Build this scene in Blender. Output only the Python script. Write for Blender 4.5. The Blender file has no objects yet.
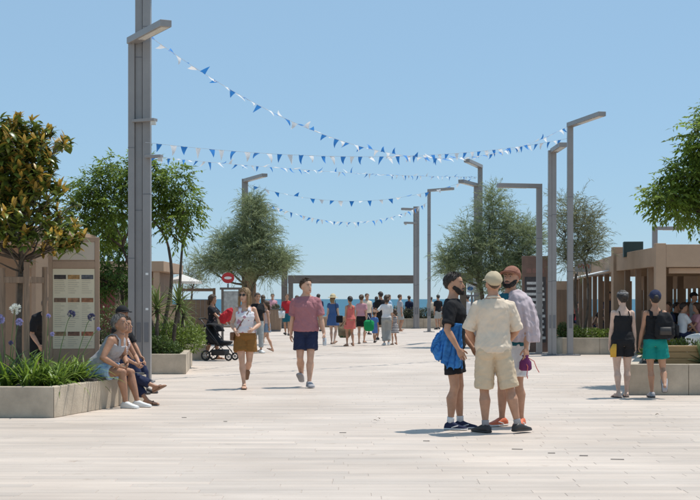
import bpy, bmesh, math, random
import numpy as np
from mathutils import Vector, Matrix, Quaternion
R = math.radians
random.seed(7)
SC = bpy.context.scene
COL = SC.collection

# ------------------------------------------------------------------ camera, sky, sun, exposure
cam_d = bpy.data.cameras.new('camera'); cam = bpy.data.objects.new('camera', cam_d); COL.objects.link(cam)
cam.location = (0, 0, 1.5); cam.rotation_euler = (R(90), 0, 0)
cam_d.sensor_width = 36; cam_d.lens = 70; cam_d.shift_y = 0.07
cam_d.clip_end = 60000; cam_d.clip_start = 0.2
SC.camera = cam
SUN_EL = R(69); SUN_DIR = Vector((0.86, 0.51, 0)).normalized()      # horizontal direction towards the sun
world = bpy.data.worlds.new('World'); SC.world = world; world.use_nodes = True
wn = world.node_tree; wn.nodes.clear()
sky = wn.nodes.new('ShaderNodeTexSky'); sky.sky_type = 'NISHITA'; sky.sun_disc = False
sky.sun_elevation = SUN_EL; sky.sun_rotation = math.atan2(SUN_DIR.x, SUN_DIR.y)
sky.air_density = 1.0; sky.dust_density = 0.0; sky.ozone_density = 10.0; sky.altitude = 0
bg = wn.nodes.new('ShaderNodeBackground'); bg.inputs[1].default_value = 0.12
wo = wn.nodes.new('ShaderNodeOutputWorld')
veil = wn.nodes.new('ShaderNodeMix'); veil.data_type = 'RGBA'; veil.inputs[0].default_value = .66      # even summer haze all over the sky
veil.inputs[7].default_value = (.385/.12, .59/.12, .765/.12, 1)
wn.links.new(sky.outputs[0], veil.inputs[6]); wn.links.new(veil.outputs[2], bg.inputs[0]); wn.links.new(bg.outputs[0], wo.inputs[0])
sun_d = bpy.data.lights.new('sun', 'SUN'); sun_d.energy = 4.3; sun_d.angle = R(0.5); sun_d.color = (1, 0.955, 0.89)
sun = bpy.data.objects.new('sun', sun_d); COL.objects.link(sun); sun.location = (20, 20, 40)
tosun = Vector((SUN_DIR.x*math.cos(SUN_EL), SUN_DIR.y*math.cos(SUN_EL), math.sin(SUN_EL)))
sun.rotation_euler = tosun.to_track_quat('Z', 'Y').to_euler()
SC.view_settings.view_transform = 'Standard'; SC.view_settings.look = 'None'
SC.view_settings.exposure = 0.0; SC.view_settings.gamma = 1.0; SC.view_settings.use_curve_mapping = False

F = 1361.0                                    # focal length in photograph pixels, used to turn measurements into metres
def gx(px, D): return (px-350)/F*D            # side offset in metres of something D metres away
def gz(py, D): return 1.5+(299-py)*D/F        # its height
def gd(py): return 2042.0/(py-299)            # distance of a foot point on the ground

# ------------------------------------------------------------------ materials
MATS = {}
def M(name, col, rough=.8, var=.12, scale=4, bump=.0, bscale=60, metal=0.0, spec=.5, trans=0.0, tone=0.0, col2=None, pat=None, sss=0.0, coat=0.0, stretch=None):
    if name in MATS: return MATS[name]
    m = bpy.data.materials.new(name); m.use_nodes = True; nt = m.node_tree; n = nt.nodes; L = nt.links
    b = n['Principled BSDF']; out = n['Material Output']
    b.inputs['Roughness'].default_value = rough; b.inputs['Metallic'].default_value = metal
    b.inputs['Specular IOR Level'].default_value = spec
    if coat: b.inputs['Coat Weight'].default_value = coat
    tc = n.new('ShaderNodeTexCoord'); vec = tc.outputs['Object']
    if stretch:
        mp = n.new('ShaderNodeMapping'); mp.inputs['Scale'].default_value = stretch; L.new(vec, mp.inputs[0]); vec = mp.outputs[0]
    nz = n.new('ShaderNodeTexNoise'); nz.inputs['Scale'].default_value = scale; nz.inputs['Detail'].default_value = 6
    nz.inputs['Roughness'].default_value = .62
    L.new(vec, nz.inputs['Vector'])
    c = Vector(col); lo = [max(0, x*(1-var)) for x in c]; hi = [min(1, x*(1+var)) for x in c]
    if col2 is not None and pat is None and not tone: lo, hi = col, col2
    rp = n.new('ShaderNodeValToRGB'); rp.color_ramp.elements[0].position = .32; rp.color_ramp.elements[1].position = .70
    rp.color_ramp.elements[0].color = (*lo, 1); rp.color_ramp.elements[1].color = (*hi, 1)
    L.new(nz.outputs[0], rp.inputs[0]); cs = rp.outputs[0]
    if tone:                                   # every leaf / slab carries its own tone
        at = n.new('ShaderNodeAttribute'); at.attribute_name = 'tone'
        oi = n.new('ShaderNodeObjectInfo'); ad = n.new('ShaderNodeMath'); ad.operation = 'ADD'
        L.new(at.outputs['Fac'], ad.inputs[0]); L.new(oi.outputs['Random'], ad.inputs[1])
        fr = n.new('ShaderNodeMath'); fr.operation = 'FRACT'; L.new(ad.outputs[0], fr.inputs[0])
        r2 = n.new('ShaderNodeValToRGB'); e = r2.color_ramp.elements
        e[0].color = (*[x*(1-tone) for x in (1, 1, 1)], 1); e[1].color = (*(col2 if col2 else (1+tone,)*3), 1)
        e[0].position = 0; e[1].position = 1
        L.new(fr.outputs[0], r2.inputs[0])
        mx = n.new('ShaderNodeMix'); mx.data_type = 'RGBA'; mx.blend_type = 'MULTIPLY'; mx.inputs[0].default_value = 1
        L.new(cs, mx.inputs[6]); L.new(r2.outputs[0], mx.inputs[7]); cs = mx.outputs[2]
    if pat:
        if pat[0] == 'stripe':
            w = n.new('ShaderNodeTexWave'); w.bands_direction = pat[2]; w.inputs['Scale'].default_value = pat[1]; w.inputs['Distortion'].default_value = .6
            fac = w.outputs['Fac']
        else:
            w = n.new('ShaderNodeTexVoronoi'); w.inputs['Scale'].default_value = pat[1]; fac = w.outputs['Distance']
        L.new(tc.outputs['Object'], w.inputs['Vector'])
        r3 = n.new('ShaderNodeValToRGB'); e = r3.color_ramp.elements; e[0].position = pat[3]; e[1].position = pat[3]+.06
        e[0].color = (*col2, 1); e[1].color = (0, 0, 0, 1)
        r3.color_ramp.interpolation = 'LINEAR'
        r4 = n.new('ShaderNodeMath'); r4.operation = 'GREATER_THAN'; r4.inputs[1].default_value = pat[3]; L.new(fac, r4.inputs[0])
        mx = n.new('ShaderNodeMix'); mx.data_type = 'RGBA'; mx.inputs[6].default_value = (*col2, 1)
        L.new(r4.outputs[0], mx.inputs[0]); L.new(cs, mx.inputs[7]); cs = mx.outputs[2]
    L.new(cs, b.inputs['Base Color'])
    if bump:
        n2 = n.new('ShaderNodeTexNoise'); n2.inputs['Scale'].default_value = bscale; n2.inputs['Detail'].default_value = 4
        L.new(vec, n2.inputs['Vector'])
        bp = n.new('ShaderNodeBump'); bp.inputs['Strength'].default_value = bump; bp.inputs['Distance'].default_value = .02
        L.new(n2.outputs[0], bp.inputs['Height']); L.new(bp.outputs[0], b.inputs['Normal'])
    if sss:
        b.inputs['Subsurface Weight'].default_value = sss; b.inputs['Subsurface Radius'].default_value = (.012, .005, .003); b.inputs['Subsurface Scale'].default_value = .6
    if trans:
        tr = n.new('ShaderNodeBsdfTranslucent'); L.new(cs, tr.inputs[0]); ms = n.new('ShaderNodeMixShader'); ms.inputs[0].default_value = trans
        L.new(b.outputs[0], ms.inputs[1]); L.new(tr.outputs[0], ms.inputs[2]); L.new(ms.outputs[0], out.inputs[0])
    MATS[name] = m
    return m

concrete = M('concrete', (.47, .39, .295), .85, .22, 2.2, .25, 40)
soil = M('soil', (.07, .05, .035), .95, .35, 8, .6, 30)
steel = M('grey_paint', (.285, .27, .262), .42, .10, 1.5, .02, 20, .25)
steel_dark = M('dark_grey_paint', (.17, .17, .18), .5, .08, 2, .02, 20, .2)
lampglass = M('lamp_glass', (.62, .60, .55), .25, .04, 3)
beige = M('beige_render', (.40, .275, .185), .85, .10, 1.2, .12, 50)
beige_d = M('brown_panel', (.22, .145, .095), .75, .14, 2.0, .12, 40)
timber = M('weathered_timber', (.27, .18, .12), .8, .28, 6, .3, 30, stretch=(6, 6, .5))
timber_g = M('grey_timber', (.16, .135, .115), .85, .22, 5, .3, 30, stretch=(.4, 6, 6))
bark = M('bark', (.11, .085, .065), .95, .35, 9, .6, 40)
white_plastic = M('white_plastic', (.74, .74, .72), .4, .04, 3)
dark_plastic = M('dark_plastic', (.025, .025, .028), .5, .1, 4)
rubber = M('rubber', (.03, .03, .03), .8, .1, 5)
cream = M('cream_print', (.78, .66, .47), .6, .05, 3)

# ------------------------------------------------------------------ mesh helpers
def link(o, parent=None):
    COL.objects.link(o)
    if parent is not None: o.parent = parent
    return o
def tag(o, label, cat, group=None):
    o['label'] = label; o['category'] = cat
    if group: o['group'] = group
    return o
def thing(name, label, cat, loc=(0, 0, 0), rz=0, group=None):
    o = bpy.data.objects.new(name, None); o.empty_display_size = .1; link(o)
    o.location = loc; o.rotation_euler = (0, 0, rz)
    return tag(o, label, cat, group)
class MB:
    def __init__(s): s.v = []; s.f = []; s.t = []; s.tone = 0.0
    def add(s, vs, fs):
        k = len(s.v); s.v += [tuple(v) for v in vs]; s.f += [tuple(i+k for i in f) for f in fs]; s.t += [s.tone]*len(vs); return s
    def box(s, c, d, rz=0, taper=1.0):
        x, y, z = d[0]/2, d[1]/2, d[2]/2; ca, sa = math.cos(rz), math.sin(rz); vs = []
        for k, q in ((-1, 1), (1, taper)):
            for i, j in ((-1, -1), (1, -1), (1, 1), (-1, 1)):
                a, b = i*x*q, j*y*q; vs.append((c[0]+a*ca-b*sa, c[1]+a*sa+b*ca, c[2]+k*z))
        return s.add(vs, [(3, 2, 1, 0), (4, 5, 6, 7), (0, 1, 5, 4), (1, 2, 6, 5), (2, 3, 7, 6), (3, 0, 4, 7)])
    def bar(s, a, b, w, h, up=(0, 0, 1)):        # rectangular bar from a to b, w across, h along up
        a, b = Vector(a), Vector(b); d = (b-a).normalized(); u = Vector(up)
        if abs(d.dot(u)) > .98: u = Vector((0, 1, 0))
        r = d.cross(u).normalized(); u = r.cross(d).normalized(); vs = []
        for p in (a, b):
            for i, j in ((-1, -1), (1, -1), (1, 1), (-1, 1)): vs.append(p+r*(i*w/2)+u*(j*h/2))
        return s.add(vs, [(3, 2, 1, 0), (4, 5, 6, 7), (0, 1, 5, 4), (1, 2, 6, 5), (2, 3, 7, 6), (3, 0, 4, 7)])
    def loft(s, rings, n=12, cap=True, p=2.0):   # rings: (centre, u, v)
        vs = []
        for c, u, v in rings:
            c, u, v = Vector(c), Vector(u), Vector(v)
            for k in range(n):
                a = 2*math.pi*k/n; ca, sa = math.cos(a), math.sin(a)
                if p != 2.0: ca = math.copysign(abs(ca)**(2/p), ca); sa = math.copysign(abs(sa)**(2/p), sa)
                vs.append(c+u*ca+v*sa)
        fs = []
        for i in range(len(rings)-1):
            for k in range(n):
                a, b = i*n+k, i*n+(k+1) % n; fs.append((a, b, b+n, a+n))
        if cap: fs += [tuple(reversed(range(n))), tuple(range((len(rings)-1)*n, len(rings)*n))]
        return s.add(vs, fs)
    def tube(s, pts, rad, n=8, cap=True):
        pts = [Vector(q) for q in pts]
        if not hasattr(rad, '__len__'): rad = [rad]*len(pts)
        d0 = (pts[1]-pts[0]).normalized(); u = d0.orthogonal().normalized(); rings = []
        for i, q in enumerate(pts):
            a = pts[max(0, i-1)]; b = pts[min(len(pts)-1, i+1)]; d = (b-a)
            d = d.normalized() if d.length > 1e-9 else d0
            u = (u-d*u.dot(d)).normalized(); w = d.cross(u); rings.append((q, u*rad[i], w*rad[i]))
        return s.loft(rings, n, cap)
    def ell(s, c, r, n=12, m=8, rot=None):
        vs = []; c = Vector(c)
        for i in range(m+1):
            t = math.pi*i/m
            for k in range(n):
                a = 2*math.pi*k/n; q = Vector((r[0]*math.sin(t)*math.cos(a), r[1]*math.sin(t)*math.sin(a), -r[2]*math.cos(t)))
                if rot: q = rot @ q
                vs.append(c+q)
        fs = []
        for i in range(m):
            for k in range(n): fs.append((i*n+k, i*n+(k+1) % n, (i+1)*n+(k+1) % n, (i+1)*n+k))
        return s.add(vs, fs)
    def prism(s, poly, z0, z1):
        n = len(poly); vs = [(x, y, z0) for x, y in poly]+[(x, y, z1) for x, y in poly]
        ar = sum(poly[i][0]*poly[(i+1) % n][1]-poly[(i+1) % n][0]*poly[i][1] for i in range(n))
        fs = [tuple(reversed(range(n))), tuple(range(n, 2*n))]+[(i, (i+1) % n, n+(i+1) % n, n+i) for i in range(n)]
        if ar < 0: fs = [tuple(reversed(f)) for f in fs]
        return s.add(vs, fs)
    def mesh(s, name, smooth=False, tone=False):
        me = bpy.data.meshes.new(name); me.from_pydata(s.v, [], s.f); me.update()
        if tone:
            a = me.attributes.new('tone', 'FLOAT', 'POINT'); a.data.foreach_set('value', np.array(s.t, dtype=np.float32))
        if smooth: me.polygons.foreach_set('use_smooth', [True]*len(me.polygons))
        return me
    def build(s, name, mat, parent=None, smooth=False, tone=False, bevel=0):
        o = bpy.data.objects.new(name, s.mesh(name, smooth, tone)); o.data.materials.append(mat); link(o, parent)
        if bevel:
            md = o.modifiers.new('bevel', 'BEVEL'); md.width = bevel; md.segments = 2; md.limit_method = 'ANGLE'; md.angle_limit = R(50)
        return o
def bx(name, mat, parent, c, d, rz=0, bevel=0): return MB().box(c, d, rz).build(name, mat, parent, bevel=bevel)
def inst(name, me, parent, M4):
    o = bpy.data.objects.new(name, me); link(o, parent); o.matrix_basis = M4; return o
def cloud(name, V, nper, mat, parent, tone, faces):   # many alike small leaves: V (N, nper, 3), faces for one leaf
    N = V.shape[0]; me = bpy.data.meshes.new(name)
    fs = np.array(faces, dtype=np.int64); k = fs.shape[1]
    idx = (fs[None]+(np.arange(N)*nper)[:, None, None]).reshape(-1)
    nf = N*len(faces)
    me.vertices.add(N*nper); me.vertices.foreach_set('co', V.astype(np.float32).reshape(-1))
    me.loops.add(nf*k); me.loops.foreach_set('vertex_index', idx.astype(np.int32))
    me.polygons.add(nf); me.polygons.foreach_set('loop_start', np.arange(0, nf*k, k, dtype=np.int32))
    me.polygons.foreach_set('loop_total', np.full(nf, k, dtype=np.int32))
    me.update(calc_edges=True)
    a = me.attributes.new('tone', 'FLOAT', 'POINT'); a.data.foreach_set('value', np.repeat(tone, nper).astype(np.float32))
    me.materials.append(mat)
    o = bpy.data.objects.new(name, me); link(o, parent); o['kind'] = 'stuff'; return o

# ------------------------------------------------------------------ ground, sea, plaza
def structure(o): o['kind'] = 'structure'; return o
prof = [(-400, -.07), (73.2, -.07), (73.6, -1.9), (100, -2.7), (118, -3.4), (400, -9), (45000, -12)]
mb = MB()
for y, z in prof: mb.v += [(-45000, y, z), (45000, y, z)]
mb.t = [0]*len(mb.v); mb.f = [(2*i, 2*i+1, 2*i+3, 2*i+2) for i in range(len(prof)-1)]
structure(mb.build('ground', M('sand_ground', (.46, .40, .31), .95, .12, .8, .3, 8)))
sea_m = M('sea_water', (.012, .085, .13), .45, .35, .02, .8, .5, spec=.25, stretch=(.25, 1, 1), col2=(.02, .12, .175))
mb = MB(); mb.v = [(-45000, 108, -3), (45000, 108, -3), (45000, 44000, -3), (-45000, 44000, -3)]; mb.t = [0]*4; mb.f = [(0, 1, 2, 3)]
structure(mb.build('sea', sea_m))

stone = M('pale_plaza_stone', (.555, .48, .415), .62, .11, 1.3, .10, 25, tone=.085, col2=(1.05, 1.03, 1.01), stretch=(.35, 2.6, 1))
nt_ = stone.node_tree; bs_ = nt_.nodes['Principled BSDF']; src_ = bs_.inputs['Base Color'].links[0].from_socket       # stains, grime and gum spots trodden into the stone
geo_ = nt_.nodes.new('ShaderNodeNewGeometry')
for sc_, lo_, hi_, cl_, ch_ in ((.45, .35, .65, (.88, .86, .84, 1), (1.04, 1.03, 1.02, 1)), (3.3, .66, .74, (1, 1, 1, 1), (.80, .77, .74, 1)), (19, .70, .74, (1, 1, 1, 1), (.62, .58, .55, 1))):
    a_ = nt_.nodes.new('ShaderNodeTexNoise'); a_.inputs['Scale'].default_value = sc_; a_.inputs['Detail'].default_value = 5; nt_.links.new(geo_.outputs['Position'], a_.inputs['Vector'])
    r_ = nt_.nodes.new('ShaderNodeValToRGB'); r_.color_ramp.elements[0].position = lo_; r_.color_ramp.elements[1].position = hi_; r_.color_ramp.elements[0].color = cl_; r_.color_ramp.elements[1].color = ch_
    nt_.links.new(a_.outputs[0], r_.inputs[0]); x_ = nt_.nodes.new('ShaderNodeMix'); x_.data_type = 'RGBA'; x_.blend_type = 'MULTIPLY'; x_.inputs[0].default_value = 1
    nt_.links.new(src_, x_.inputs[6]); nt_.links.new(r_.outputs[0], x_.inputs[7]); src_ = x_.outputs[2]
nt_.links.new(src_, bs_.inputs['Base Color'])
plaza = structure(MB().box((0, 36, -.0155), (30, 74.4, .02)).build('plaza', M('plaza_joint', (.44, .385, .34), .9, .15, 3)))
rs = random.Random(3)
rest = MB(); cand = []
y = -1.0; ROW = .165
while y < 72.6:
    x = -14.5-rs.random()*1.2
    while x < 14.5:
        ln = rs.choice((.8, 1.0, 1.2, 1.2, 1.5)); w = ROW-.004
        cand.append((x, y, ln-.003, w, rs.random(), rs.random()*.0018)); x += ln
    y += ROW
def infr(c):
    D = c[1]+c[3]
    return D > 10.0 and abs(c[0]+c[2]/2) < D*.262+c[2]/2
front = [c for c in cand if infr(c)][:300]; fs_ = set(id(c) for c in front)
def slab(m, c):
    x, y, l, w, t, h = c; m.tone = t; z0, z1 = -.012, -.0025+h; b = .003
    vs = [(x, y, z0), (x+l, y, z0), (x+l, y+w, z0), (x, y+w, z0), (x, y, z1-b), (x+l, y, z1-b), (x+l, y+w, z1-b), (x, y+w, z1-b),
          (x+b, y+b, z1), (x+l-b, y+b, z1), (x+l-b, y+w-b, z1), (x+b, y+w-b, z1)]
    m.add(vs, [(0, 1, 5, 4), (1, 2, 6, 5), (2, 3, 7, 6), (3, 0, 4, 7), (4, 5, 9, 8), (5, 6, 10, 9), (6, 7, 11, 10), (7, 4, 8, 11), (8, 9, 10, 11)])
for c in cand:
    if id(c) not in fs_: slab(rest, c)
o = rest.build('paving', stone, plaza, tone=True); o['kind'] = 'stuff'
for c in front:
    m = MB(); slab(m, c); m.build('paving_slab', stone, plaza, tone=True)
# dark dashes of an expansion joint that crosses the plaza on the skew
jm = M('joint_filler', (.10, .09, .085), .9, .2, 9)
for i in range(20):
    t = (i+.5)/20; c = Vector((-2.83, 17.9, 0)).lerp(Vector((2.95, 12.3, 0)), t)
    if rs.random() < .55: continue
    ln = .04+.09*rs.random(); MB().box((c.x+rs.uniform(-.05, .05), c.y+rs.uniform(-.04, .04), .0035), (ln, .018, .004), R(-8+rs.uniform(-6, 6))).build('joint_dash', jm, plaza)

# ------------------------------------------------------------------ concrete planters
def planter(label, poly, h, zs, seat=None, wall=.13, panel=.95, group='concrete planters along the plaza'):
    t = thing('planter', label, 'planter', (*poly[0], 0), 0, group); o0 = Vector((*poly[0], 0)); n = len(poly)
    P = [Vector((x, y))-Vector(poly[0]) for x, y in poly]
    for i in range(n):
        a, b = P[i], P[(i+1) % n]; d = (b-a); L = d.length; d.normalize(); nn = Vector((-d.y, d.x))     # inward normal for ccw polygons
        pv = (P[i]-P[i-1]).normalized(); nx = (P[(i+2) % n]-b).normalized()
        k = max(1, round(L/panel)); a0 = a
        for j in range(k):
            s0, s1 = L*j/k+.003, L*(j+1)/k-.003
            q = [a+d*s0, a+d*s1, a+d*s1+nn*wall, a+d*s0+nn*wall]
            if j == 0: q[3] = a+(nn+Vector((-pv.y, pv.x))).normalized()*(wall/max(.3, math.cos(.5*nn.angle(Vector((-pv.y, pv.x))))))+d*.003
            if j == k-1: q[2] = b+(nn+Vector((-nx.y, nx.x))).normalized()*(wall/max(.3, math.cos(.5*nn.angle(Vector((-nx.y, nx.x))))))-d*.003
            MB().prism([(v.x, v.y) for v in q], 0, h).build('wall_panel', concrete, t, bevel=.008)
    cx_ = sum(v.x for v in P)/n; cy_ = sum(v.y for v in P)/n; sw_ = max(v.x for v in P)-min(v.x for v in P); sd_ = max(v.y for v in P)-min(v.y for v in P)
    MB().prism([(cx_+(v.x-cx_)*(1-.16/sw_), cy_+(v.y-cy_)*(1-.16/sd_)) for v in P], .0, zs-.02).build('soil', soil, t)
    return t
LA, LB = Vector((-3.74, 17.2)), Vector((-2.99, 20.0))
planter('long low concrete planter with a magnolia tree and blue lily clumps', [(-7.5, 17.3), (-3.74, 17.2), (-2.99, 20.0), (-3.4, 20.45), (-7.5, 20.45)], .39, .36)
planter('concrete planter corner with shrubs and yuccas behind the tall lamp column', [(-9, 27.2), (-3.28, 27.2), (-3.58, 30.9), (-9, 32.2)], .40, .37)
planter('concrete planter with rounded green bushes beside the pushchair', [(-9, 33.6), (-3.55, 33.6), (-4.0, 38), (-9, 38)], .37, .34)
planter('concrete planter with a wooden bench back behind the two women', [(4.36, 21.3), (10, 21.3), (10, 24.8), (5.25, 24.8)], .48, .44)
planter('concrete planter with low plants in front of the beige pavilion', [(5.75, 36.8), (7.75, 36.8), (7.75, 39.0), (5.75, 39.0)], .45, .42)
planter('low concrete planter with seaside shrubs next to the lamp by the sea', [(2.05, 69.6), (4.6, 69.6), (4.6, 71.4), (2.05, 71.4)], .5, .46)
ldir = (LB-LA).normalized(); lnorm = Vector((ldir.y, -ldir.x))
def wallpt(s, inn=0): q = LA+ldir*s-lnorm*inn; return q
q = [wallpt(1.15, .0), wallpt(2.85, .0), wallpt(2.85, .40), wallpt(1.15, .40)]
t = thing('slatted_bench', 'dark slatted bench seat on the edge of the planter', 'bench', (q[0].x, q[0].y, .39))
for k in range(4):
    a = [wallpt(1.15, .01+.1*k), wallpt(2.85, .01+.1*k), wallpt(2.85, .10+.1*k), wallpt(1.15, .10+.1*k)]
    MB().prism([(v.x-q[0].x, v.y-q[0].y) for v in a], .001, .035).build('slat', M('dark_slat', (.06, .055, .05), .7, .2, 6), t, bevel=.004)
t = thing('concrete_bench', 'plain concrete block bench behind the seated couple', 'bench', (-4.12, 21.75, 0))
MB().box((0, 0, .42), (1.2, .5, .10)).build('seat', concrete, t, bevel=.01); MB().box((-.4, 0, .185), (.15, .4, .37)).build('leg', concrete, t); MB().box((.4, 0, .185), (.15, .4, .37)).build('leg', concrete, t)
# parapet at the sea end
t = thing('parapet_wall', 'low beige wall along the sea end of the plaza', 'wall', (0, 72.4, -.03))
for k in range(12): MB().box((-13.2+2.4*k, 0, .27), (2.388, .3, .54)).build('wall_panel', beige, t)
for k in range(12): MB().box((-13.2+2.4*k, 0, .575), (2.392, .38, .07)).build('coping', concrete, t)

# ------------------------------------------------------------------ lamp columns
def lamp(label, X, D, profs, extra=()):
    # profs: list of (dx, dy, width, depth, height, arm or None)
    t = thing('lamp_column', label, 'street lamp', (X, D, 0), 0, 'grey lamp columns with flat arms')
    MB().box((0, 0, .012), (.5, .4, .024)).build('base_plate', steel_dark, t, bevel=.004)
    for dx, dy, w, dp, h, arm in profs:
        p = MB().box((dx, dy, .024+(h-.024)/2), (w, dp, h-.024)).build('column', steel, t, bevel=.006)
        MB().box((dx, dy-dp/2-.004, .9), (w*.55, .008, .35)).build('hatch', steel_dark, p)
        for zb in (h*.36, h*.68): MB().box((dx, dy, zb), (w+.005, dp+.005, .018)).build('joint_band', steel_dark, p)
        for e_ in (-1, 1):
            m = MB(); m.tube([(dx+e_*(w*.5+.03), dy-dp/2-.02, .024), (dx+e_*(w*.5+.03), dy-dp/2-.02, .055)], .014, 6); m.build('bolt', steel, p)
        if arm:
            ax, ay = arm; d = Vector((ax, ay, 0)).normalized()
            a = Vector((dx, dy, h-.06))-d*(.0); e = Vector((dx+ax, dy+ay, h-.06))
            ar = MB().bar(a, e, .20 if len(profs) > 1 or w > .12 else .16, .115).build('arm', steel, t, bevel=.006)
            MB().bar(a.lerp(e, .30)-Vector((0, 0, .060)), a.lerp(e, .97)-Vector((0, 0, .060)), .13, .012).build('diffuser', lampglass, ar)
    for (dx, dy, z, ax, ay, w, hh) in extra:
        ar = MB().bar((dx, dy, z), (dx+ax, dy+ay, z), w, hh).build('spotlight_arm', steel, t, bevel=.004)
        MB().box((dx+ax*.9, dy+ay*.9, z-hh/2-.03), (w*.7, w*.7, .06)).build('spotlight', lampglass, ar)
    return t
lamp('tall triple lamp column rising behind the seated couple', -3.78, 24.5,
     [(-.145, 0, .115, .16, 6.2, (.83, -1.6)), (-.02, .05, .13, .14, 8.6, None), (.125, .02, .14, .17, 9.4, (.9, .5))],
     [(-.10, -.09, 4.69, .42, -.18, .13, .05), (.12, -.1, 4.05, .30, -.1, .12, .05)])
for zz in (1.95, 1.32): MB().box((.135, -.0675, zz), (.05, .004, .04)).build('sticker', white_plastic, [o for o in COL.objects if o.get('label', '').startswith('tall triple')][0])
lamp('lamp column with its arm reaching out above the pavilion planter', 5.87, 36.3, [(0, 0, .15, .15, 6.2, (.45, -2.2))])
lamp('square lamp column with the arm pointing down the plaza', 5.36, 36.2, [(-.045, 0, .09, .14, 5.45, None), (.06, 0, .12, .16, 5.5, (.02, -1.45))], [])
lamp('shorter lamp column whose arm points into the feathery tree', 5.13, 36.9, [(0, 0, .15, .16, 4.62, (-1.15, -.25))])
lamp('double armed lamp column behind the feathery tree with pointed bunting ends', 4.5, 47.7, [(0.06, 0, .16, .17, 6.2, (-.65, -2.1)), (-.09, 0, .14, .16, 5.55, (-.65, -1.6))])
lamp('thin lamp column with a raised arm next to the sea planter', 3.6, 62, [(0, 0, .15, .16, 6.5, (1.0, -1.1))])
lamp('twin lamp column standing at the end of the dark timber beam', 3.35, 69.2, [(.02, 0, .30, .2, 6.2, None), (-.02, -.13, .12, .05, 6.1, (-.7, -.5))], [(0, -.15, 5.35, -.6, -.3, .16, .1)])
lamp('lamp column rising out of the feathery tree crown', -3.78, 49, [(0, 0, .22, .2, 5.82, (.85, -2.2)), (.2, .02, .16, .16, 2.85, None)])
lamp('slender lamp post standing behind the pavilion roof', 10.3, 46, [(0, 0, .16, .16, 3.95, (.95, 0)), ], [(.95, .0, 3.88, .0, -.1, .08, .08)])

# ------------------------------------------------------------------ dark timber beam frame by the sea
t = thing('beach_gateway', 'long dark timber beam on posts in front of the sea', 'frame', (0, 70, 0))
MB().box((-3.37, 0, 1.95), (.30, .34, 3.9)).build('post', timber_g, t, bevel=.01)
MB().box((-3.05, 0, 1.15), (.24, .3, 2.3)).build('post', timber_g, t, bevel=.01)
MB().box((3.44, .3, 1.35), (.26, .3, 2.7)).build('post', timber_g, t, bevel=.01)
MB().box((.06, 0.02, 2.51), (6.5, .36, .42)).build('beam', timber_g, t, bevel=.01)
# brown waste bins / litter box at the far left of the beam
def litter_box(label, X, D, w, h):
    t = thing('planter_box', label, 'planter box', (X, D, 0))
    MB().box((0, 0, .04), (w*.9, w*.9, .08)).build('base', steel_dark, t)
    MB().box((0, 0, .08+h/2), (w, w, h)).build('body', timber, t, bevel=.012)
    MB().box((0, 0, .08+h+.025), (w*1.05, w*1.05, .05)).build('rim', timber_g, t, bevel=.006)
    return t
litter_box('square brown timber box standing under the beam end', gx(275.5, 63), 63, .52, .92)

# ------------------------------------------------------------------ right pavilion
pav = thing('pavilion', 'beige flat roofed cafe pavilion with slender fins and dark roof sign', 'pavilion', (8, 35, 0))
def pv(x, y): return (x-8, y-35)
F0, F1, F2, F3 = (16, 35), (7.97, 35), (8.07, 41), (9.99, 61)
MB().prism([pv(*q) for q in ((7.9, 34.9), (16, 34.9), (16, 61.2), (9.9, 61.2), (7.99, 41.0))], -.03, .012).build('terrace_floor', M('terrace_floor', (.30, .25, .2), .8, .15, 2), pav)
roof = MB().prism([pv(*q) for q in ((8.05, 35.1), (16, 35.1), (16, 61), (10.05, 61), (8.15, 41.0))], 2.50, 2.78).build('roof', beige, pav)
def fascia(a, b, z0, z1, w=.16):
    a, b = Vector((*pv(*a), (z0+z1)/2)), Vector((*pv(*b), (z0+z1)/2)); return MB().bar(a, b, w, z1-z0).build('fascia', beige, pav, bevel=.008)
fascia((16, 34.95), (8.10, 34.95), 2.32, 2.9); fascia((16, 35.06), (8.2, 35.06), 2.16, 2.30, .10)
fascia((7.96, 35.2), (8.06, 40.8), 2.34, 2.84); fascia((8.09, 41.25), (9.97, 60.8), 2.34, 2.84)
for q, w, h in ((F1, .26, 2.93), (F2, .34, 3.06), (F3, .26, 2.95)): MB().box((*pv(*q), h/2), (w, w, h)).build('pillar', beige, pav, bevel=.01)
for x in (10.0, 12.2, 14.4): MB().box((*pv(x, 35.02), 1.07), (.2, .2, 2.14)).build('pillar', beige, pav, bevel=.008)
def along(a, b, n, lo=.08, hi=.95): return [(a[0]+(b[0]-a[0])*(lo+(hi-lo)*i/(n-1)), a[1]+(b[1]-a[1])*(lo+(hi-lo)*i/(n-1))) for i in range(n)]
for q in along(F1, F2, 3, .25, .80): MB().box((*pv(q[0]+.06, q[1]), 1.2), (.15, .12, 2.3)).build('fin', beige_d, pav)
for q in along(F2, F3, 8, .09, .92): MB().box((*pv(q[0]+.05, q[1]), 1.2), (.15, .13, 2.3)).build('fin', beige_d, pav)
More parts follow.
